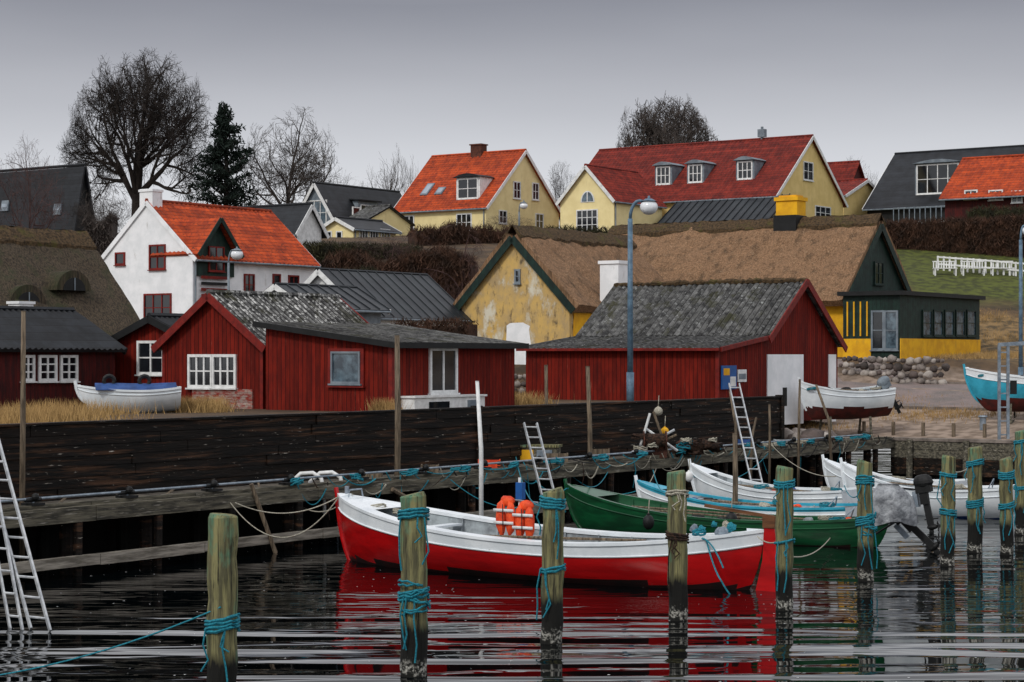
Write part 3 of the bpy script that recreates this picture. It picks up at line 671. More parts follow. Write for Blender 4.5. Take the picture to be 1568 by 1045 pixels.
def tree(name,px,Y,ytop,wpx,mt,dep=6,nc=2,spread=1,up=.05,seed=1,rad=.3,zbase=None,limbs=5,th=2.2,zc=.62,rm=.010,soft=.35):
    random.seed(seed); m=M(); zb=ground(K(px)*Y,Y)-.2 if zbase is None else zbase
    m.tube([(0,0,0),(0,0,th)],[rad*1.35,rad],8,mt,False)
    top=Vector((0,0,th))
    for i in range(limbs):
        a=i*6.283/limbs+U(-.3,.3); ti=U(.3,.9)*spread
        grow(m,top-Vector((0,0,U(0,th*.3))),Vector((math.cos(a)*math.sin(ti),math.sin(a)*math.sin(ti),math.cos(ti))),2.9*U(.8,1.1),rad*.6,dep-1,spread,up,mt,nc,rm)
    grow(m,top,Vector((0,0,1)),3.0,rad*.8,dep-1,spread,up,mt,nc,rm)
    Ht=Zp(ytop,Y)-zb; zs=sorted(v[2] for v in m.v); zz=zs[int(len(zs)*.985)]; xs=sorted(abs(v[0]) for v in m.v); xm=xs[int(len(xs)*.93)]
    Rx=wpx/2*Y/F; kx=Rx/xm; kz=Ht/zz; cz=Ht*zc; rz=Ht*(1-zc)
    out=[]
    for x,y,z in m.v:
        x*=kx;y*=kx;z*=kz
        dz=z-cz; rzz=rz if dz>0 else rz*1.5
        rho=math.sqrt((x*x+y*y)/(Rx*Rx)+dz*dz/(rzz*rzz))
        if rho>.6 and z>th*kz:
            dv=Vector((x/Rx,y/Rx,dz/rzz)).normalized(); lim=.86+.26*noise.noise(dv*1.8+Vector((seed,0,0)))+.10*noise.noise(dv*5+Vector((0,seed,0)))
            if rho>lim:
                nr=lim+soft*(1-math.exp(-(rho-lim)/.5)); f=nr/rho; x*=f;y*=f;z=cz+dz*f
        out.append((x,y,z))
    m.v=out
    return m.build(name,None,(K(px)*Y,Y,zb),0)
tree('bare_tree',210,160,92,235,M_bark,8,2,1.05,.02,3,rad=.42,th=2.6,zc=.56,limbs=6,rm=.012)
tree('bare_tree',440,165,172,160,M_bark2,7,2,1.0,.03,5,rad=.28,zc=.55,rm=.016)
tree('bare_tree',1018,190,146,150,M_bark2,7,2,.75,.10,8,rad=.26,limbs=8,zc=.50,rm=.014)
tree('bare_tree',592,180,225,70,M_bark2,5,2,.7,.06,11,rad=.12)
tree('bare_tree',632,178,240,40,M_bark2,4,2,.7,.06,12,rad=.1)
tree('bare_tree',858,175,245,52,M_bark,6,2,1,.0,14,rad=.2)
tree('bare_tree',1312,190,236,60,M_bark2,5,2,.8,.05,15,rad=.12)
tree('bare_tree',45,118,212,110,M_redtw,6,2,1.1,-.02,17,rad=.16)
tree('bare_tree',160,125,290,110,M_bark2,7,2,1,.02,19,rad=.12)
tree('bare_tree',112,84,410,100,M_bark2,6,2,1,.02,21,rad=.08,zbase=3)
tree('weeping_tree',708,112,366,115,M_redtw,7,2,1.4,-.16,23,rad=.14,zbase=7.2,th=1.5,zc=.5)
tree('shrub',600,122,352,120,M_redtw,6,2,1.1,.0,24,rad=.08)
tree('shrub',775,140,328,90,M_redtw,6,2,1.1,.0,25,rad=.08)
tree('shrub',520,168,258,80,M_bark2,5,2,1.1,.0,29,rad=.1)
random.seed(31)
def conifer(name,px,Y,ytop,wpx):
    m=M(); zb=ground(K(px)*Y,Y); Ht=Zp(ytop,Y)-zb; Wm=wpx/2*Y/F
    m.tube([(0,0,0),(.1,0,Ht*.6),(0,0,Ht)],[.25,.15,.02],7,M_bark)
    for i in range(120):
        f=i/120; z=Ht*(.2+.78*f); rr=Wm*min(1,(1-f)*1.5+.10)*U(.35,1.2)
        a=U(0,6.28); ca,sa=math.cos(a),math.sin(a)
        p0=Vector((0,0,z)); p1=Vector((ca*rr*.6,sa*rr*.6,z+.15)); p2=Vector((ca*rr,sa*rr,z+U(.2,.8)))
        m.tube([p0,p1,p2],[.05,.03,.01],3,M_bark,False)
        for k in range(int(15+50*rr/Wm)):
            g=U(.3,1.05); c=p0.lerp(p2,g)+Vector((U(-.3,.3),U(-.3,.3),U(-.12,.18)))
            a_=rnd().normalized()*U(.12,.3); b_=rnd().normalized()*U(.04,.09)
            m.add([c-a_-b_,c-a_+b_,c+a_+b_*.5,c+a_-b_*.5],[(0,1,2,3)],M_pine)
    m.build(name,None,(K(px)*Y,Y,zb),0)
conifer('pine_tree',345,150,168,96)
def brush(name,px0,px1,Y0,Y1,zlo,zhi,mt,n,depth=1.5,sz=.3,seed=1,rough=.35):
    random.seed(seed)
    A=Vector((K(px0)*Y0,Y0,0));B=Vector((K(px1)*Y1,Y1,0)); Ln=(B-A).length; ang=math.atan2(B.y-A.y,B.x-A.x)
    m=M(); N_=max(6,int(Ln/.6))
    top=[zhi-.3+rough*noise.noise(Vector((i*.35,seed*3.3,0)))+.1*noise.noise(Vector((i*1.3,seed,5))) for i in range(N_+1)]
    vs=[];fs=[]
    for i in range(N_+1):
        x=Ln*i/N_; vs+=[(x,.15,zlo-1),(x,.15+.15*noise.noise(Vector((i*.8,seed,9))),top[i]),(x,depth,top[i]),(x,depth,zlo-1)]
    for i in range(N_):
        for k in range(3): fs.append((i*4+k,i*4+4+k,i*4+5+k,i*4+1+k))
    fs+=[(0,1,2,3),(N_*4+3,N_*4+2,N_*4+1,N_*4)]
    m.add(vs,fs,mt)
    for i in range(n):
        x=U(0,Ln); tz=top[int(x/Ln*N_)]
        if R()<.6: c=Vector((x,U(-.15,.25),U(zlo,tz)))
        else: c=Vector((x,U(-.1,depth),tz+U(-.15,.3)))
        a_=rnd(); a_.z=abs(a_.z)+.4; a_=a_.normalized()*U(.4,1)*sz; b_=rnd().normalized()*U(.015,.05)
        m.add([c-a_-b_,c-a_+b_,c+a_],[(0,1,2)],mt)
    m.build(name,None,(A.x,A.y,0),ang)
brush('hedge',1352,1640,129,124,10.5,Zp(332,127),M_hedge,11000,2,.35,2,.15)
brush('hedge',600,716,80,79,3.2,Zp(488,80),M_hedge,2500,1.2,.2,3)
brush('hedge',470,650,122,126,9,Zp(372,124),M_hedge2,5000,1.5,.3,4,.15)
brush('hedge',465,720,114,112,7,Zp(395,113),M_hedge,9000,2,.5,5,1.0)
brush('hedge',640,860,132,136,11,Zp(352,134),M_hedge,6000,2,.45,6,.9)
brush('hedge',838,1010,134,136,11.5,Zp(347,135),M_hedge2,3500,1.5,.3,7)
brush('hedge',1480,1640,138,134,12,Zp(314,136),M_hedge2,3000,1.5,.3,8)
brush('hedge',130,170,118,118,6,Zp(330,118),M_bark2,2500,2,.5,9,.8)
brush('hedge',500,575,100,100,5,Zp(412,100),M_hedge2,1500,2,.3,10)

def grass(name,pts,n,hgt,mt,seed):
    random.seed(seed); m=M()
    for i in range(n):
        c=random.choice(pts); X=c[0]+random.gauss(0,c[2]); Y=c[1]+random.gauss(0,c[2]*.6); z=ground(X,Y)
        s_,t_=st(X,Y)
        if s_<-5.5 and t_>-2.2: continue
        a=U(0,6.28); h_=hgt*U(.3,1.25); l=U(.1,.7)*h_; w_=U(.006,.014)
        m.add([(X-w_,Y,z-.02),(X+w_,Y,z-.02),(X+math.cos(a)*l,Y+math.sin(a)*l,z+h_)],[(0,1,2)],mt)
    m.build(name)
gp=[]
for px,Y,sg in ((20,50,1.0),(70,53,1.0),(110,56,.8),(60,50,1),(300,58,.4),(322,59,.3),(275,59,.3),(-20,48,1),(760,66,.5),(800,68,.5),(590,56,.2)):
    gp.append((K(px)*Y,Y,sg))
grass('dry_grass',gp,8000,.42,M_straw,3)
gp=[(K(px)*Y,Y,1.2) for px,Y in ((1290,82),(1340,84),(1420,80),(1480,79),(1230,78),(1500,96),(1480,97),(1530,100),(1550,97),(1500,104),(1540,106),(1505,110))]
grass('dry_grass',gp,8000,.2,M_straw,4)

random.seed(5)
M_stone2=mat('field_stone_pale',(.46,.42,.38),(.22,.19,.17),ns=1.4,rough=.9,bump=.6)
M_stone3=mat('field_stone_dark',(.15,.12,.11),(.07,.06,.055),ns=1.4,rough=.9,bump=.6)
ST=[M_stone,M_stone2,M_stone3]
m=M(); 
for r_ in range(4):
    px=1284+ (r_%2)*5
    while px<1442:
        Y=91.2-(px-1284)*.012; w_=U(6,14); rr=w_*.5*Y/F*1.15
        p=Wp(px+w_/2,0,Y); g=ground(p.x,p.y-1); m.ball((p.x,p.y-U(0,.15),g+.15+r_*.32+U(-.05,.05)),rr,random.choice(ST),8,6,.45,(1,.8,.85)); px+=w_
m.build('stone_wall',smooth=True)
m=M()
for r_ in range(3):
    px=760
    while px<820:
        w_=U(7,13); Y=82; p=Wp(px+w_/2,0,Y); m.ball((p.x,p.y,2.9+.12+r_*.3),w_*.55*Y/F,random.choice(ST),8,6,.45,(1,.8,.85)); px+=w_
m.build('stone_wall',smooth=True)
m=M()
for px,Y,r_ in ((1205,72.5,.35),(1218,72,.3),(1244,71.8,.42),(1256,72.4,.33),(1268,73,.3),(1225,72.6,.4),(1236,71.5,.25)):
    X=K(px)*Y; m.ball((X,Y,ground(X,Y)+r_*.35),r_,random.choice(ST),9,7,.4,(1.2,1,.8))
m.build('boulders',smooth=True)

m=M(); A=Wp(1436,0,121); B=Wp(1640,0,118); n=22
for i in range(n+1):
    p=A.lerp(B,i/n); z=ground(p.x,p.y); m.box(p.x-.05,p.x+.05,p.y-.05,p.y+.05,z-.1,z+.85,M_wpaint)
for hh in (.35,.78):
    for i in range(n):
        a=A.lerp(B,i/n);b_=A.lerp(B,(i+1)/n); m.beam((a.x,a.y-.06,ground(a.x,a.y)+hh),(b_.x,b_.y-.06,ground(b_.x,b_.y)+hh),.04,.10,M_wpaint)
m.build('white_fence')
for px in (1447,1490,1535):
    Y=119.5; X=K(px)*Y; z=ground(X,Y); m=M()
    m.box(-.7,.7,-.22,.22,.38,.43,M_wpaint)
    for k in range(9): m.box(-.66+k*.155,-.60+k*.155,.24,.28,.44,.8,M_wpaint)
    m.box(-.7,.7,.23,.29,.802,.86,M_wpaint)
    for x in (-.62,.62): m.box(x-.04,x+.04,-.2,-.12,-.2,.38,M_wpaint); m.box(x-.04,x+.04,.2,.28,-.2,.43,M_wpaint)
    m.build('garden_bench',None,(X,Y,z))

# ------------------------------------------------ street lamps
def lamp(px,Y,ytop,hx=.6,r=.1,hr=.30,mt=M_lampblue):
    X=K(px)*Y; zb=ground(X,Y); zt=Zp(ytop,Y)-zb
    e=empty('street_lamp',(X,Y,zb)); m=M()
    m.tube([(0,0,0),(0,0,1.1)],r*1.25,10,mt); m.tube([(0,0,1.1),(0,0,zt-.7)],[r,r*.8],10,mt)
    pts=[(hx*.5*(1-math.cos(t)),0,zt-.7+.6*math.sin(t)) for t in [math.pi*i/10 for i in range(8)]]; m.tube([(0,0,zt-.7)]+pts[1:],r*.55,8,mt)
    ex,_,ez=pts[-1]; m.tube([(ex,0,ez),(hx,0,ez+.02)],r*.5,8,mt); m.build('pole',e,smooth=True)
    m=M(); m.ball((hx,0,ez-.1),hr,M_lampg,16,10,0,(1,1,.85)); m.build('globe',e,smooth=True)
    m=M(); m.ball((hx,0,ez-.06),hr*.98,mt,16,8,0,(1,1,.88),z0=.62); m.tube([(hx,0,ez+.1),(hx,0,ez+.28)],[.07,.03],8,mt); m.build('cap',e,smooth=True)
lamp(965,66,303,.62); lamp(350,95,380,.4,.07,.3,M_gry); lamp(795,130,308,.3,.07,.26,M_gry); lamp(1563,84,342,.3,.09,.25,M_lampblue)

# ------------------------------------------------ mooring posts & poles
def coil(m,c,r,z,turns,mt,rr=.022,jt=.012):
    pts=[]; n=int(turns*14); ph=U(0,6)
    for i in range(n+1):
        t=2*math.pi*i/14; pts.append((c[0]+math.cos(t)*(r+.02),c[1]+math.sin(t)*(r+.02),z+i/n*turns*rr*2.1+.03*math.sin(t+ph)+U(-jt,jt)))
    m.tube(pts,rr,5,mt)
def hang(m,p0,p1,sag,mt,r=.015,n=14):
    p0=Vector(p0);p1=Vector(p1); m.tube([p0.lerp(p1,i/n)+Vector((0,0,-sag*4*(i/n)*(1-i/n))) for i in range(n+1)],r,4,mt)
random.seed(77)
posts=[(338,788,25.,.19),(635,757,28,.19),(843,750,31.2,.172),(1040,722,33.9,.165),(1200,715,35.2,.155),(1326,706,39.8,.157),(1450,698,42.6,.152),(1493,685,45.5,.17),(1543,702,45,.15),(1562,660,50,.14)]
for i,(px,yt,Y,r) in enumerate(posts):
    X=K(px)*Y; zt=Zp(yt,Y); m=M(); pts=[];rs=[]
    lx,ly=U(-.05,.05),U(-.04,.04)
    for k in range(15):
        f=k/14; pts.append((lx*f+.012*math.sin(k*2+i),ly*f,-1.2+(zt+1.2)*f)); rs.append(r*(1.03-.05*f+U(-.035,.035)))
    rs[-1]=r*.88; pts.insert(-1,(lx*.99,ly*.99,zt-.035)); rs.insert(-1,r*.98)
    m.tube(pts,rs,16,M_post)
    for zz,tn,mt in ((zt-.3-U(0,.2),2+i%3,M_ropew if i in(0,3) else M_rope),(U(.95,1.4),(4,3,2,3,1,4,3)[i%7],M_rope if i!=3 else M_net)):
        if i==0 and mt is M_ropew: continue
        coil(m,(lx*.7,ly*.7),r,zz,tn,mt)
        for q_ in range(3):
            a=U(3.6,5.6); cx,cy=math.cos(a)*(r+.03),math.sin(a)*(r+.03)
            L_=U(.2,.9); m.tube([(cx,cy,zz+.05),(cx*1.15+U(-.05,.05),cy*1.15,zz-.3*L_),(cx*1.2+U(-.09,.09),cy*1.1,zz-.7*L_),(cx*1.1+U(-.05,.05),cy*1.15,zz-L_)],.012,4,mt)
    if i in (1,5):
        for k in range(4): coil(m,(U(-.08,.08),-r*.4),r*U(.6,.9),.9+k*.12,2,M_rope,.016,.03)
    m.build('mooring_post',None,(X,Y,0),smooth=False)
for px,yt,yb,Y,r,mt,ln in ((33,478,778,41,.06,M_pole,.02),(608,515,748,51.5,.08,M_pole,.0),(737,585,790,48.5,.055,M_wpaint,-.05),(903,562,760,58,.07,M_pole,-.03),(836,560,725,60,.06,M_pole,0),(1125,665,795,53,.07,M_pole,.0),(1222,582,700,66,.045,M_pole,.03),(1275,590,700,68,.05,M_pole,-.28),(1128,600,700,62,.05,M_pole,-.1),(1178,620,690,65,.04,M_pole,0),(1148,640,700,62,.04,M_pole,.1)):
    X=K(px)*Y; z0=Zp(yb,Y); z1=Zp(yt,Y); m=M()
    m.tube([(0,0,z0-1.2),(ln*.5+.02,0,(z0+z1)/2),(ln*2,0,z1)],[r*1.1,r,r*.8],8,mt); m.tube([(ln*2,0,z1),(ln*2,0,z1+.02)],r*.85,8,mt)
    m.build('mooring_pole',None,(X,Y,0),smooth=True)

def ladder(p0,p1,w,n,mt=M_alu,dirv=(UX,UY)):
    p0=Vector(p0);p1=Vector(p1); a=Vector((dirv[0],dirv[1],0))*w/2; m=M(); o=p0.copy()
    m.beam(p0-a-o,p1-a-o,.035,.075,mt); m.beam(p0+a-o,p1+a-o,.035,.075,mt)
    for i in range(n):
        c=p0.lerp(p1,(i+.6)/n)-o; m.tube([c-a,c+a],.022,6,mt)
    m.build('ladder',None,o)
ladder(Wp(62,965,32.5),Wp(-25,640,35),.46,11)
ladder(Wp(25,965,32.8),Wp(-12,760,34),.3,6,M_alu)
ladder(Wp(840,760,53),Wp(812,648,54),.42,7)
ladder(Wp(1160,745,58.5),Wp(1124,588,62),.36,10)
ladder(Wp(504,880,50),Wp(508,765,51),.45,5,M_gal)
m=M()
for o_ in (0,.42): 
    m.tube([(-.55+o_,o_*.7,.0),(-.5+o_,o_*.7,.30),(-.25+o_,o_*.7,.52),(.05+o_,o_*.7,.54),(.25+o_,o_*.7,.42),(.33+o_,o_*.7,.05),(.33+o_,o_*.7,-.45)],.05,8,M_wpaint)
Y=48.3; p=Wp(476,0,Y); m.build('white_hoop_rail',None,(p.x,p.y,1.12),-.1,smooth=True)

# ------------------------------------------------ boats
def boat(name,bow,rot,L,B,zm,rb,rs,hull,top,inner,bottom=M_bblk,wl=.08,kz=-.35,dbl=False,capw=.12,z=0,rudder=False,thw=3,floor=.15,tilt=0,band=.8,rake=.10,seed=1,gear=True):
    random.seed(seed)
    e=empty(name,(bow[0],bow[1],z),rot); e.rotation_euler=(tilt,0,rot)
    n=36;mq=14
    def hb(s):
        if dbl: return B/2*max(0,1-abs(2*s-1.0)**2.5)**.85
        return B/2*math.sin(math.pi*min(1,.60*s+.0))**.72
    def sh(s): return zm+(rb*(1-s/.6)**2 if s<.6 else rs*((s-.6)/.4)**2)
    def kl(s):
        k=kz
        if s<.14: k+=(1-s/.14)**2*.35
        if dbl and s>.86: k+=((s-.86)/.14)**2*.25
        elif s>.6 and not dbl: k+=(s-.6)*.3
        return k
    def pt(s,q_,off=0):
        h_=max(0,hb(s)-off); zz=kl(s)+(sh(s)-kl(s))*q_**1.35
        y=h_*math.sin(min(1,q_*1.02)*math.pi/2)**.8*(.93+.07*q_)
        x=s*L+ (1-s)**7*(rake*L*(1-q_)**1.6)
        if dbl: x-=s**7*(.05*L*(1-q_)**1.5)
        if off: x=min(max(x,off*1.2),L-off*(1.2 if dbl else .8))
        return x,y,zz
    def shell(side,off,q0=0):
        m=M(); vs=[];fa={}
        for i in range(n+1):
            for j in range(mq+1):
                q_=q0+(1-q0)*j/mq; x,y,zz=pt(i/n,q_,off); 
                if off==0: y+=.012*(j%2) if 0<j<mq-2 else 0
                vs.append((x,side*y,zz))
        for i in range(n):
            for j in range(mq):
                a=i*(mq+1)+j; f=(a,a+mq+1,a+mq+2,a+1); 
                if side>0: f=f[::-1]
                zc=sum(vs[k][2] for k in f)/4; q_=(j+.5)/mq
                if off: k=inner
                elif q_>band: k=top
                elif zc<wl: k=bottom
                else: k=hull
                fa.setdefault(k.name,(k,[]))[1].append(f)
        m.v+=vs
        for k,fl in fa.values():
            ii=m.mi(k)
            for f in fl: m.f.append(f); m.m.append(ii)
        return m
    for nm,side in (('hull_port',1),('hull_starboard',-1)):
        shell(side,0).build(nm,e,smooth=True); shell(side,capw*.9,.25).build('inner_'+nm,e,smooth=True)
    m=M()
    for side in (1,-1):
        vs=[];fs=[]
        for i in range(n+1):
            x,y,zz=pt(i/n,1); x2,y2,_=pt(i/n,1,capw)
            vs+=[(x,side*(y+.03),zz-.04),(x,side*(y+.03),zz+.02),(x2,side*y2,zz+.02),(x2,side*y2,zz-.05)]
        for i in range(n):
            for k in range(3):
                f=(i*4+k,i*4+k+1,i*4+k+5,i*4+k+4); fs.append(f if side>0 else f[::-1])
        m.add(vs,fs,top)
        qq=12/14
        m.tube([(pt(i/n,qq)[0],side*(pt(i/n,qq)[1]+.012),pt(i/n,qq)[2]) for i in range(n+1)],.018,5,top if .8<=band<.9 else hull)
    m.build('gunwale',e)
    m=M(); vs=[];fs=[]
    for i in range(n+1):
        s=i/n; 
        q_=max(.05,min(1,(floor-kl(s))/(sh(s)-kl(s))))**(1/1.35); x,y,_=pt(s,q_,capw*.8); vs+=[(x,y,floor),(x,-y,floor)]
    for i in range(n): fs.append((2*i,2*i+1,2*i+3,2*i+2))
    m.add(vs,fs,inner)
    for k in range(thw):
        s=.25+.55*k/max(1,thw-1); x,y,_=pt(s,.8,capw); zz=sh(s)-.16; m.box(x-.14,x+.14,-y*.98,y*.98,zz-.04,zz,inner if k%2 else top)
    for k in range(10):
        s=.1+.08*k; 
        for side in (1,-1):
            pts=[pt(s,q_,capw+.02) for q_ in (.45,.6,.75,.9,.98)]; m.tube([(a,side*b2,c) for a,b2,c in pts],.02,4,inner)
    if gear:
        for k in range(2): 
            yy=U(-.3,.3); m.tube([(L*.2,yy,sh(.3)-.05),(L*.75,yy+U(-.2,.2),sh(.7)-.02)],.025,6,M_pole)
        for k in range(9):
            x=U(.15,.88)*L; yy=U(-.3,.3); c_=random.choice((M_ropew,M_orange,M_net,M_blk,M_gal,M_bint,M_bcov)); m.ball((x,yy,zm-.1+U(-.1,.12)),U(.08,.17),c_,8,6,.5,(1.4,1,.8))
        for k in range(3): coil(m,(U(.1,.9)*L,U(-.25,.25)),U(.1,.2),zm+.02,3,random.choice((M_rope,M_ropew)),.015)
        m.tube([(L*.88,-.2,sh(.9)),(L*.9,0,sh(.9)+.25),(L*.88,.2,sh(.9))],.02,5,M_gal)
    pts=[];
    for i in range(6): x,y,zz=pt(i/n,1); pts.append((x,y,zz+.012))
    poly=[p for p in pts]+[(p[0],-p[1],p[2]) for p in pts[::-1]]; m.add(poly,[tuple(range(len(poly)))],top)
    if dbl:
        pts=[]
        for i in range(n-4,n+1): x,y,zz=pt(i/n,1); pts.append((x,y,zz+.012))
        poly=[p for p in pts]+[(p[0],-p[1],p[2]) for p in pts[::-1]]; m.add(poly,[tuple(range(len(poly)))],top)
    else:
        prof_=[pt(1,q_/8) for q_ in range(9)]; poly=[(p[0],p[1],p[2]) for p in prof_]+[(p[0],-p[1],p[2]) for p in prof_[::-1]]
        m.add(poly,[tuple(range(len(poly)))],hull)
    m.tube([(pt(0,q_/6)[0]-.03,0,pt(0,q_/6)[2]) for q_ in range(7)]+[(-.06,0,sh(0)+.14)],.05,6,hull)
    m.build('fittings',e)
    if rudder:
        m=M(); x=L+.0; zt_=sh(1)+.05
        pr=[(x-.30,-.5),(x+.40,-.5),(x+.40,.1),(x+.36,.45),(x+.22,zt_),(x+.0,zt_),(x-.03,.6)]
        k_=len(pr); m.add([(a,-.03,b2) for a,b2 in pr]+[(a,.03,b2) for a,b2 in pr],[tuple(range(k_)),tuple(range(2*k_-1,k_-1,-1))]+[(i,k_+i,k_+(i+1)%k_,(i+1)%k_) for i in range(k_)],hull)
        m.box(x-.02,x+.24,-.05,.05,sh(1)+.05,sh(1)+.28,M_bwood); m.beam((x+.2,0,sh(1)+.26),(x-1.3,0,sh(1)+.42),.05,.06,M_bwood)
        m.build('rudder',e)
    return e,pt,sh
RB=boat('red_boat',(-3.85,44.1),-PHI,10.55,2.9,.80,.64,.36,M_bred,M_bwht,M_bint,M_bblk,wl=.10,kz=-.5,dbl=True,capw=.32,rudder=True,thw=4,band=.86,rake=.045,gear=False)
e=RB[0]
m=M()
for x,z,tl in ((4.45,1.10,.15),(4.93,1.02,-.1)):
    for side in (-1,1):
        m.ball((x+side*.12+tl*.0,.1,z),.155,M_orange,8,8,.25,(.8,.5,2.4))
    m.ball((x,.16,z+.36),.16,M_orange,8,6,.2,(1.2,.5,.7)); m.box(x-.25,x+.25,0,.025,z-.12,z-.06,M_wpaint); m.box(x-.25,x+.25,-.0,.025,z+.14,z+.2,M_wpaint); m.tube([(x,.0,z-.3),(x,-.02,z+.3)],.012,4,M_blk)
m.build('hanging_vests',e,smooth=True)
m=M(); m.tube([(4.7,.25,.1),(4.7,.25,1.95)],.03,6,M_wpaint); m.box(4.63,4.79,.2,.33,1.5,1.85,M_bluesign); m.tube([(4.3,.2,1.5),(5.2,.2,1.45)],.02,5,M_gal)
m.tube([(.25,.0,1.45),(.25,0,1.62)],.05,8,M_gal); m.tube([(.5,-.25,1.4),(.5,-.2,1.56),(.5,.2,1.56),(.5,.25,1.4)],.02,5,M_gal)
for s_ in range(10): m.ball((9.6+U(-.5,.3),U(-.35,.35),1.06+U(0,.15)),U(.06,.12),(M_ropew,M_gal,M_rope)[s_%3],7,5,.5)
m.box(2.0,3.6,-.5,.5,.58,.64,M_wpaint); m.box(2.3,3.3,-.3,.3,.645,.70,M_gry); m.box(5.9,7.2,-.45,.45,.15,.6,M_bint); m.box(6.0,7.1,-.38,.38,.605,.65,M_wpaint)
m.tube([(3.6,-.2,.72),(7.8,.2,.80)],.03,6,M_pole)
for k in range(3): coil(m,(1.2+k*.5,U(-.1,.1)),.15,1.15-k*.1,3,M_ropew,.018)
m.build('deck_gear',e,smooth=False)
m=M(); hang(m,(9.6,-.6,1.02),(10.1,-.9,.25),.1,M_rope,.02); hang(m,(10.1,-.9,.25),(10.8,-.6,.0),.3,M_rope,.02); hang(m,(9.5,-.65,1.0),(10.2,-1.0,.5),-.15,M_rope,.02); coil(m,(9.4,-.5),.1,1.05,2,M_rope)
m.build('stern_rope',e)
def end(px,Y,pxl):
    O=(K(px)*Y,Y); l=solve(O,(-UX,-UY),K(pxl)); return (O[0]-l*UX,O[1]-l*UY),l
b0,l=end(1362,46.5,868); boat('green_boat',b0,-PHI,l,2.0,.55,.62,.18,M_bgrn,M_bgrn,M_bgrn,M_bblk,wl=.03,dbl=True,capw=.07,thw=4,band=.95,rake=.06,seed=2)
b0,l=end(1318,50.5,976); boat('white_blue_boat',b0,-PHI,l,1.9,.60,.5,.1,M_bwht,M_bblu,M_bint,M_bblk,wl=.03,capw=.07,thw=3,band=.93,seed=3)
b0,l=end(1312,55.5,1058); boat('white_boat',b0,-PHI,l,2.0,.68,.65,.1,M_bwht,M_bwht,M_bint,M_bblk,wl=.03,capw=.08,thw=3,seed=4)
b0,l=end(1540,55,1290); boat('white_boat',b0,-PHI+.1,l,2.2,.75,.65,.1,M_bwht,M_bwht,M_bint,M_bcov,wl=.03,capw=.1,thw=3,seed=5)
b0,l=end(1480,60,1262); boat('white_boat',b0,-PHI,l,1.9,.65,.6,.1,M_bwht,M_bwht,M_bint,M_bcov,wl=.03,capw=.1,thw=3,seed=6)
def cradle(e,L,zg,w=.6):
    m=M()
    for x in (L*.3,L*.75):
        m.box(x-.06,x+.06,-w,w,zg,zg+.12,M_beam)
        for s_ in (-1,1): m.beam((x,s_*w,zg),(x,s_*w*.75,zg+.75),.07,.07,M_beam)
    m.build('cradle',e)
def outboard(parent,x,z,loc=(0,0,0),cowl=M_blk,rot=0,tilt=.0):
    m=M(); ct,sn=math.cos(tilt),math.sin(tilt)
    m.ball((0,0,.32),.2,cowl,14,9,.08,(1.35,.8,1.0)); m.box(-.2,.2,-.12,.12,.05,.22,cowl); m.box(-.12,.08,-.09,.09,-.25,.05,M_blk)
    m.beam((.0,0,-.1),(.05,0,-.85),.09,.16,M_blk); m.box(-.1,.26,-.015,.015,-.66,-.63,M_blk); m.ball((.08,0,-.85),.07,M_blk,8,6,0,(2.2,1,1)); m.box(-.02,.1,-.01,.01,-1.08,-.85,M_blk)
    for k in range(3):
        a=k*2.1; m.beam((.24,0,-.85),(.24,math.cos(a)*.14,-.85+math.sin(a)*.14),.02,.08,M_blk)
    m.box(-.3,-.18,-.1,.1,-.3,.1,M_gal); m.tube([(-.2,0,.15),(-.75,.05,.25)],.025,6,M_blk)
    m.v=[(x+a*ct-c*sn,b2,z+a*sn+c*ct) for a,b2,c in m.v]
    return m.build('outboard_motor',parent,loc,rot,smooth=False)
p=Wp(1224,0,75.0); z=ground(p.x,p.y)
be,_,_=boat('white_boat_ashore',(p.x,p.y),.22,3.55,1.5,.86,.34,.12,M_bwht,M_bwht,M_bint,M_bbrn,wl=.24,kz=-.25,capw=.07,thw=2,z=z+.80,rake=.09,tilt=.06)
cradle(be,3.55,-.85); outboard(be,3.5,.9,cowl=M_gry,tilt=.5)
p=Wp(1478,0,77.5); g=ground(p.x,p.y)
be,_,_=boat('turquoise_boat_ashore',(p.x,p.y),-.35,6,2.1,.95,.4,.1,M_bblu,M_bwht,M_bint,M_bbrn,wl=.15,capw=.1,thw=2,z=g+.75,band=.85); cradle(be,6,-.78,.8)
p=Wp(118,0,57); be,_,_=boat('small_boat_ashore',(p.x,p.y),.25,2.9,1.3,.35,.15,.1,M_bwht,M_bwht,M_bcov,M_bwht,wl=-.2,capw=.08,thw=0,z=ground(p.x,p.y)+.3,floor=.3,gear=False)
m=M()
for x in (.9,1.9):
    pts=[(x+math.cos(t)*.15,.0,.62+math.sin(t)*.15) for t in [2*math.pi*i/12 for i in range(13)]]; m.tube(pts,.06,7,M_blk)
m.sheet((.5,-.5,.36),(2.8,-.5,.36),(2.8,0,.55),(.5,0,.55),.02,M_bcov,nzz=.03,mm=3); m.sheet((.5,.5,.36),(2.8,.5,.36),(2.8,0,.55),(.5,0,.55),.02,M_bcov,nzz=.03,mm=3)
m.build('cover_and_tyres',be)
outboard(None,0,.70,(Wp(1388,0,45.8)[0],45.8,0),M_blk,-.3,.75); outboard(None,0,.95,(Wp(1416,0,51)[0],51,0),M_blk,-.5,.15)
m=M(); nu,nv=30,18; vs=[];fs=[]
for j in range(nv+1):
    f=j/nv
    for i in range(nu):
        a=2*math.pi*i/nu; rr=(.18+.20*math.sin(min(1,f*2.0)*math.pi/2)+.05*f)*(1+.10*math.sin(a*5+f*3)*f+.09*math.sin(a*8+1)*f); vs.append((math.cos(a)*rr*1.25+.10*f,math.sin(a)*rr*.85,.98-.85*f**1.2+.06*math.sin(a*3)*f-(.04 if j else 0)))
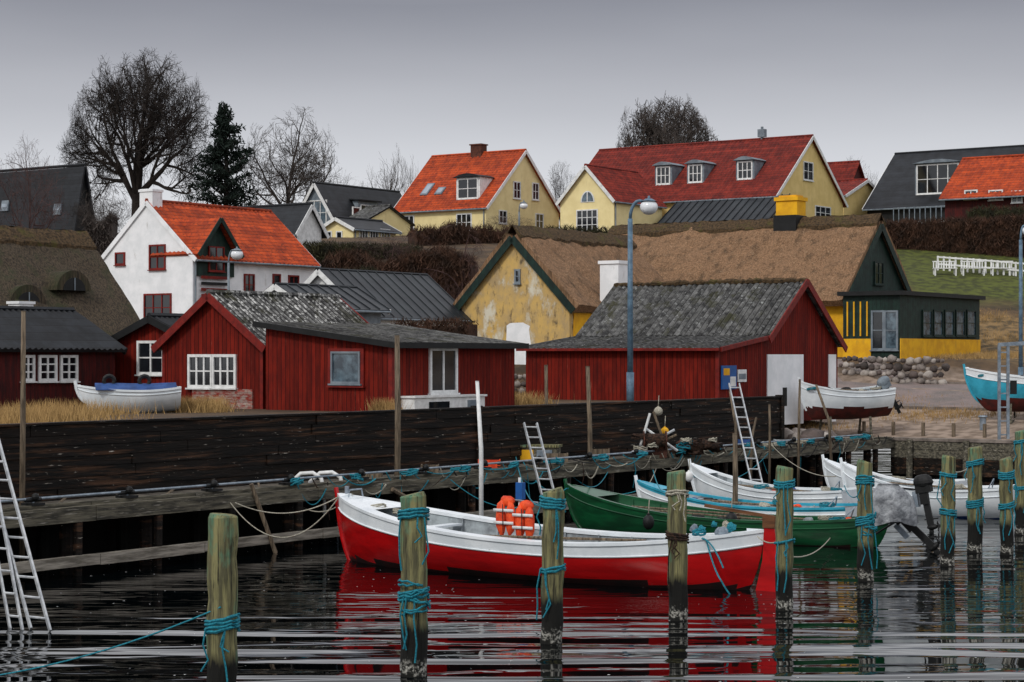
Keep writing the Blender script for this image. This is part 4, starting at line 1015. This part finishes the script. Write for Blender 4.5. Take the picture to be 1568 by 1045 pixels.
for j in range(nv):
    for i in range(nu): fs.append((j*nu+i,(j+1)*nu+i,(j+1)*nu+(i+1)%nu,j*nu+(i+1)%nu))
fs.append(tuple(range(nu))[::-1]); m.add(vs,fs,M_tarp)
p=Wp(1360,0,45.4); m.build('tarpaulin_cover',None,(p.x,p.y,.60),smooth=True)

def buoy(px,py,Y,r,mt,sc=(1,1,1.3)):
    p=Wp(px,py,Y); m=M(); m.ball((0,0,0),r,mt,12,8,0,sc); m.tube([(0,0,r*sc[2]*.9),(0,0,r*sc[2]*1.15)],r*.25,6,mt); m.tube([(0,0,r*sc[2]),(.02,0,r*sc[2]+.35)],.012,4,M_ropew); m.build('buoy',None,p,smooth=True)
buoy(993,800,47.5,.14,M_blk); buoy(1120,797,48,.15,M_blk); buoy(1008,630,62,.14,M_ropew,(1,1,1)); buoy(1018,661,61,.13,M_yel,(1,1,1)); buoy(1055,730,56,.12,M_wpaint)

# winch / gear heap on the quay
random.seed(12)
p=Wp(1003,0,60.5); m=M()
m.box(-.45,.35,-.25,.25,1.4,1.75,M_rust); m.tube([(-.35,-.3,1.95),(.3,-.3,1.95)],.2,14,M_net); m.tube([(-.38,-.3,1.95),(-.34,-.3,1.95)],.28,14,M_rust); m.tube([(.29,-.3,1.95),(.33,-.3,1.95)],.28,14,M_rust)
for a in ((-.55,0,1.4,-.15,0,2.75),(.45,.1,1.4,-.05,0,2.8),(-.75,-.1,1.45,.65,-.1,2.1),(-.8,.1,1.5,.6,0,2.25),(-.3,.1,2.3,.7,.2,1.6)): m.tube([a[:3],a[3:]],.04,6,random.choice((M_rust,M_alu,M_pole,M_wpaint)))
for k in range(5): coil(m,(U(-.5,.5),-.2+U(-.2,.1)),U(.14,.25),1.5+U(0,.6),3,random.choice((M_rope,M_ropew,M_net)),.022,.03)
m.build('winch_and_gear',None,(p.x,p.y,0))
p=Wp(1062,0,61.5); m=M(); 
for k in range(9): m.ball((U(-.65,.7),U(-.2,.2),1.48+U(0,.28)),U(.16,.33),random.choice((M_net,M_net,M_rust)),10,7,.9,(1.3,1,.6))
for k in range(6): coil(m,(U(-.6,.6),-.3+U(-.1,.1)),U(.1,.22),1.55+U(0,.35),2,random.choice((M_rope,M_ropew,M_net)),.02,.04)
m.build('fishing_net_pile',None,(p.x,p.y,0),smooth=True)
p=Wp(822,0,57.8); m=M(); m.box(-.65,.65,-.3,.3,1.42,1.85,M_beam); m.box(-.7,.7,-.35,.35,1.852,1.92,M_post); m.box(-.5,-.05,-.33,-.302,1.48,1.78,M_yel); m.box(.05,.5,-.33,-.302,1.48,1.78,M_gal)
m.build('gear_chest',None,(p.x,p.y,0),-PHI*.3)
p=Wp(1505,0,75); m=M(); m.tube([(0,0,0),(0,0,.45),(0,0,.5),(0,0,.55)],[.12,.12,.18,.16],10,M_gal); m.build('bollard',None,(p.x,p.y,ground(p.x,p.y)))
p=Wp(1535,0,72.5); m=M(); 
for x in (-.12,.2): m.box(x-.05,x+.05,-.05,.05,.2,4.9,M_gal)
for k in range(7): m.box(-.07,.15,-.03,.03,1.6+k*.5,1.65+k*.5,M_gal)
m.beam((-.15,0,4.9),(1.6,0,5.0),.12,.14,M_gal); m.box(.3,.5,-.1,.1,3.1,3.6,M_blk); m.build('boat_hoist',None,(p.x,p.y,0))
m=M()
for i in range(5):
    X,Y=G(.8,-1.5+i*1.2); z=ground(X,Y); m.tube([(X,Y,z),(X,Y,z+.5)],.07,8,M_pole)
m.build('quay_stub_posts')
# ropes, coils and clutter along the quay
random.seed(9)
m=M()
for k in range(60):
    s_=-34+k*.56; X,Y=G(s_,.12); X2,Y2=G(s_+U(.3,1.8),.18); hang(m,(X,Y,1.48+U(0,.15)),(X2,Y2,1.42+U(-.1,.15)),U(.05,.5),random.choice((M_rope,M_ropew,M_net,M_blk,M_rope)),U(.010,.022))
    if k%4==0:
        for q_ in range(3): coil(m,(X+U(-.05,.05),Y-.05),U(.08,.12),1.5+q_*.04,1.5,M_rope,.018)
    if k%4==1: X3,Y3=G(s_,-.5); coil(m,(X3,Y3),U(.15,.28),1.42,3,random.choice((M_rope,M_ropew,M_net)),.025,.02)
    if k%5==2: m.tube([(X,Y,1.5),(X+U(-.1,.1),Y,1.1),(X+U(-.1,.1),Y,.6)],.014,4,random.choice((M_rope,M_net)))
for k in range(5):
    s_=-44+k*3.1; X,Y=G(s_,-.4); m.tube([(X,Y,1.42),(X+U(-.3,.3),Y+1.2,1.5)],.03,5,M_pole)
m.build('quay_ropes')
m=M()
for k in range(9):
    s_=-30+k*2.9; t_=-U(.7,1.4); X,Y=G(s_,t_); w_=U(.2,.4); hh=U(.12,.3); mt=random.choice((M_beam,M_gal,M_bint,M_orange,M_bcov,M_pole))
    m.box(X-w_,X+w_,Y-.2,Y+.2,1.382,1.4+hh*.2,mt)
    for a,b2 in ((-w_,-w_+.03),(w_-.03,w_)): m.box(X+a,X+b2,Y-.2,Y+.2,1.4+hh*.2+.001,1.4+hh,mt)
    m.box(X-w_+.031,X+w_-.031,Y-.2,Y-.17,1.4+hh*.2+.001,1.4+hh,mt)
m.build('fish_crates')
m=M()
def rp(a,b_,sag,mt,r=.014): hang(m,a,b_,sag,mt,r,20)
rp(Wp(522,757,44),Wp(340,752,44.5),1.0,M_ropew); rp(Wp(540,757,44),Wp(430,745,48.5),.5,M_ropew); rp(Wp(520,760,44),Wp(360,770,43),.3,M_ropew); rp(Wp(338,930,24.8),Wp(-40,1040,26.5),.12,M_rope,.012); 
rp(Wp(843,770,31),Wp(790,700,57),.5,M_rope); rp(Wp(1040,740,33.9),Wp(1000,720,58),.4,M_rope); rp(Wp(1160,822,38),Wp(1200,825,35.2),.1,M_ropew); rp(Wp(1200,850,35.2),Wp(1300,770,54),.5,M_ropew)
rp(Wp(900,745,51),Wp(940,700,60),.3,M_rope); rp(Wp(985,748,56),Wp(1010,700,61),.2,M_ropew); rp(Wp(1060,728,58),Wp(1080,685,64),.2,M_rope); rp(Wp(870,748,51),Wp(800,705,56),.4,M_rope); rp(Wp(1326,740,39.8),Wp(1290,735,60),.4,M_rope)
rp(Wp(1450,720,42.6),Wp(1500,690,70),.3,M_ropew); rp(Wp(868,748,51),Wp(690,735,50),.6,M_rope); rp(Wp(980,750,56),Wp(860,715,57),.4,M_rope); rp(Wp(1062,730,58),Wp(1180,690,66),.5,M_rope); rp(Wp(1280,730,60),Wp(1180,680,66),.3,M_ropew)
m.build('mooring_lines')

# ------------------------------------------------ world, sun, camera
sc=bpy.context.scene
wd=bpy.data.worlds.new('World'); sc.world=wd; wd.use_nodes=True; nt=wd.node_tree; N=nt.nodes; L=nt.links
bg=N['Background']; bg.inputs['Strength'].default_value=.1
sky=N.new('ShaderNodeTexSky'); sky.sky_type='NISHITA'; sky.sun_disc=False; sky.sun_elevation=math.radians(42); sky.sun_rotation=math.radians(215)
tc=N.new('ShaderNodeTexCoord'); sp=N.new('ShaderNodeSeparateXYZ'); L.new(tc.outputs['Generated'],sp.inputs[0])
mp=N.new('ShaderNodeMapping'); mp.inputs['Scale'].default_value=(1,1,4); L.new(tc.outputs['Generated'],mp.inputs[0])
nz=N.new('ShaderNodeTexNoise'); nz.inputs['Scale'].default_value=2.2; nz.inputs['Detail'].default_value=4; L.new(mp.outputs[0],nz.inputs['Vector'])
sb=N.new('ShaderNodeMath'); sb.operation='SUBTRACT'; sb.inputs[1].default_value=.5; L.new(nz.outputs[0],sb.inputs[0])
ad=N.new('ShaderNodeMath'); ad.operation='MULTIPLY_ADD'; ad.inputs[1].default_value=.05; L.new(sb.outputs[0],ad.inputs[0]); L.new(sp.outputs[2],ad.inputs[2])
rm=N.new('ShaderNodeValToRGB'); L.new(ad.outputs[0],rm.inputs[0]); cr=rm.color_ramp
cr.elements[0].position=0.0; cr.elements[0].color=(.86,.87,.90,1)
cr.elements[1].position=1.0; cr.elements[1].color=(.78,.78,.83,1)
for p_,c_ in ((.05,(.82,.83,.86,1)),(.10,(.64,.65,.69,1)),(.14,(.44,.445,.485,1)),(.18,(.27,.275,.315,1)),(.205,(.34,.35,.39,1)),(.25,(1.15,1.16,1.2,1)),(.36,(1.0,1.01,1.06,1)),(.5,(.85,.85,.90,1))):
    x=cr.elements.new(p_); x.color=c_
ml=N.new('ShaderNodeVectorMath'); ml.operation='SCALE'; ml.inputs['Scale'].default_value=10; L.new(rm.outputs[0],ml.inputs[0])
mx=N.new('ShaderNodeMix'); mx.data_type='RGBA'; mx.inputs[0].default_value=.95; L.new(sky.outputs[0],mx.inputs[6]); L.new(ml.outputs[0],mx.inputs[7])
L.new(mx.outputs[2],bg.inputs['Color'])
sd=bpy.data.lights.new('sun','SUN'); sd.energy=1.5; sd.angle=math.radians(10); sd.color=(1,.96,.9)
so=bpy.data.objects.new('sun',sd); bpy.context.collection.objects.link(so)
az=math.radians(215); el=math.radians(42)
dr=Vector((math.sin(az)*math.cos(el),math.cos(az)*math.cos(el),math.sin(el))); so.rotation_euler=dr.to_track_quat('Z','Y').to_euler()
cd=bpy.data.cameras.new('camera'); cd.lens=70; cd.sensor_width=36; cd.shift_y=22.5/1568; cd.clip_end=4000; cd.clip_start=.5
co=bpy.data.objects.new('camera',cd); co.location=(0,0,H); co.rotation_euler=(math.radians(90),0,0); bpy.context.collection.objects.link(co)
sc.camera=co
sc.view_settings.view_transform='Standard'; sc.view_settings.look='None'; sc.view_settings.exposure=0
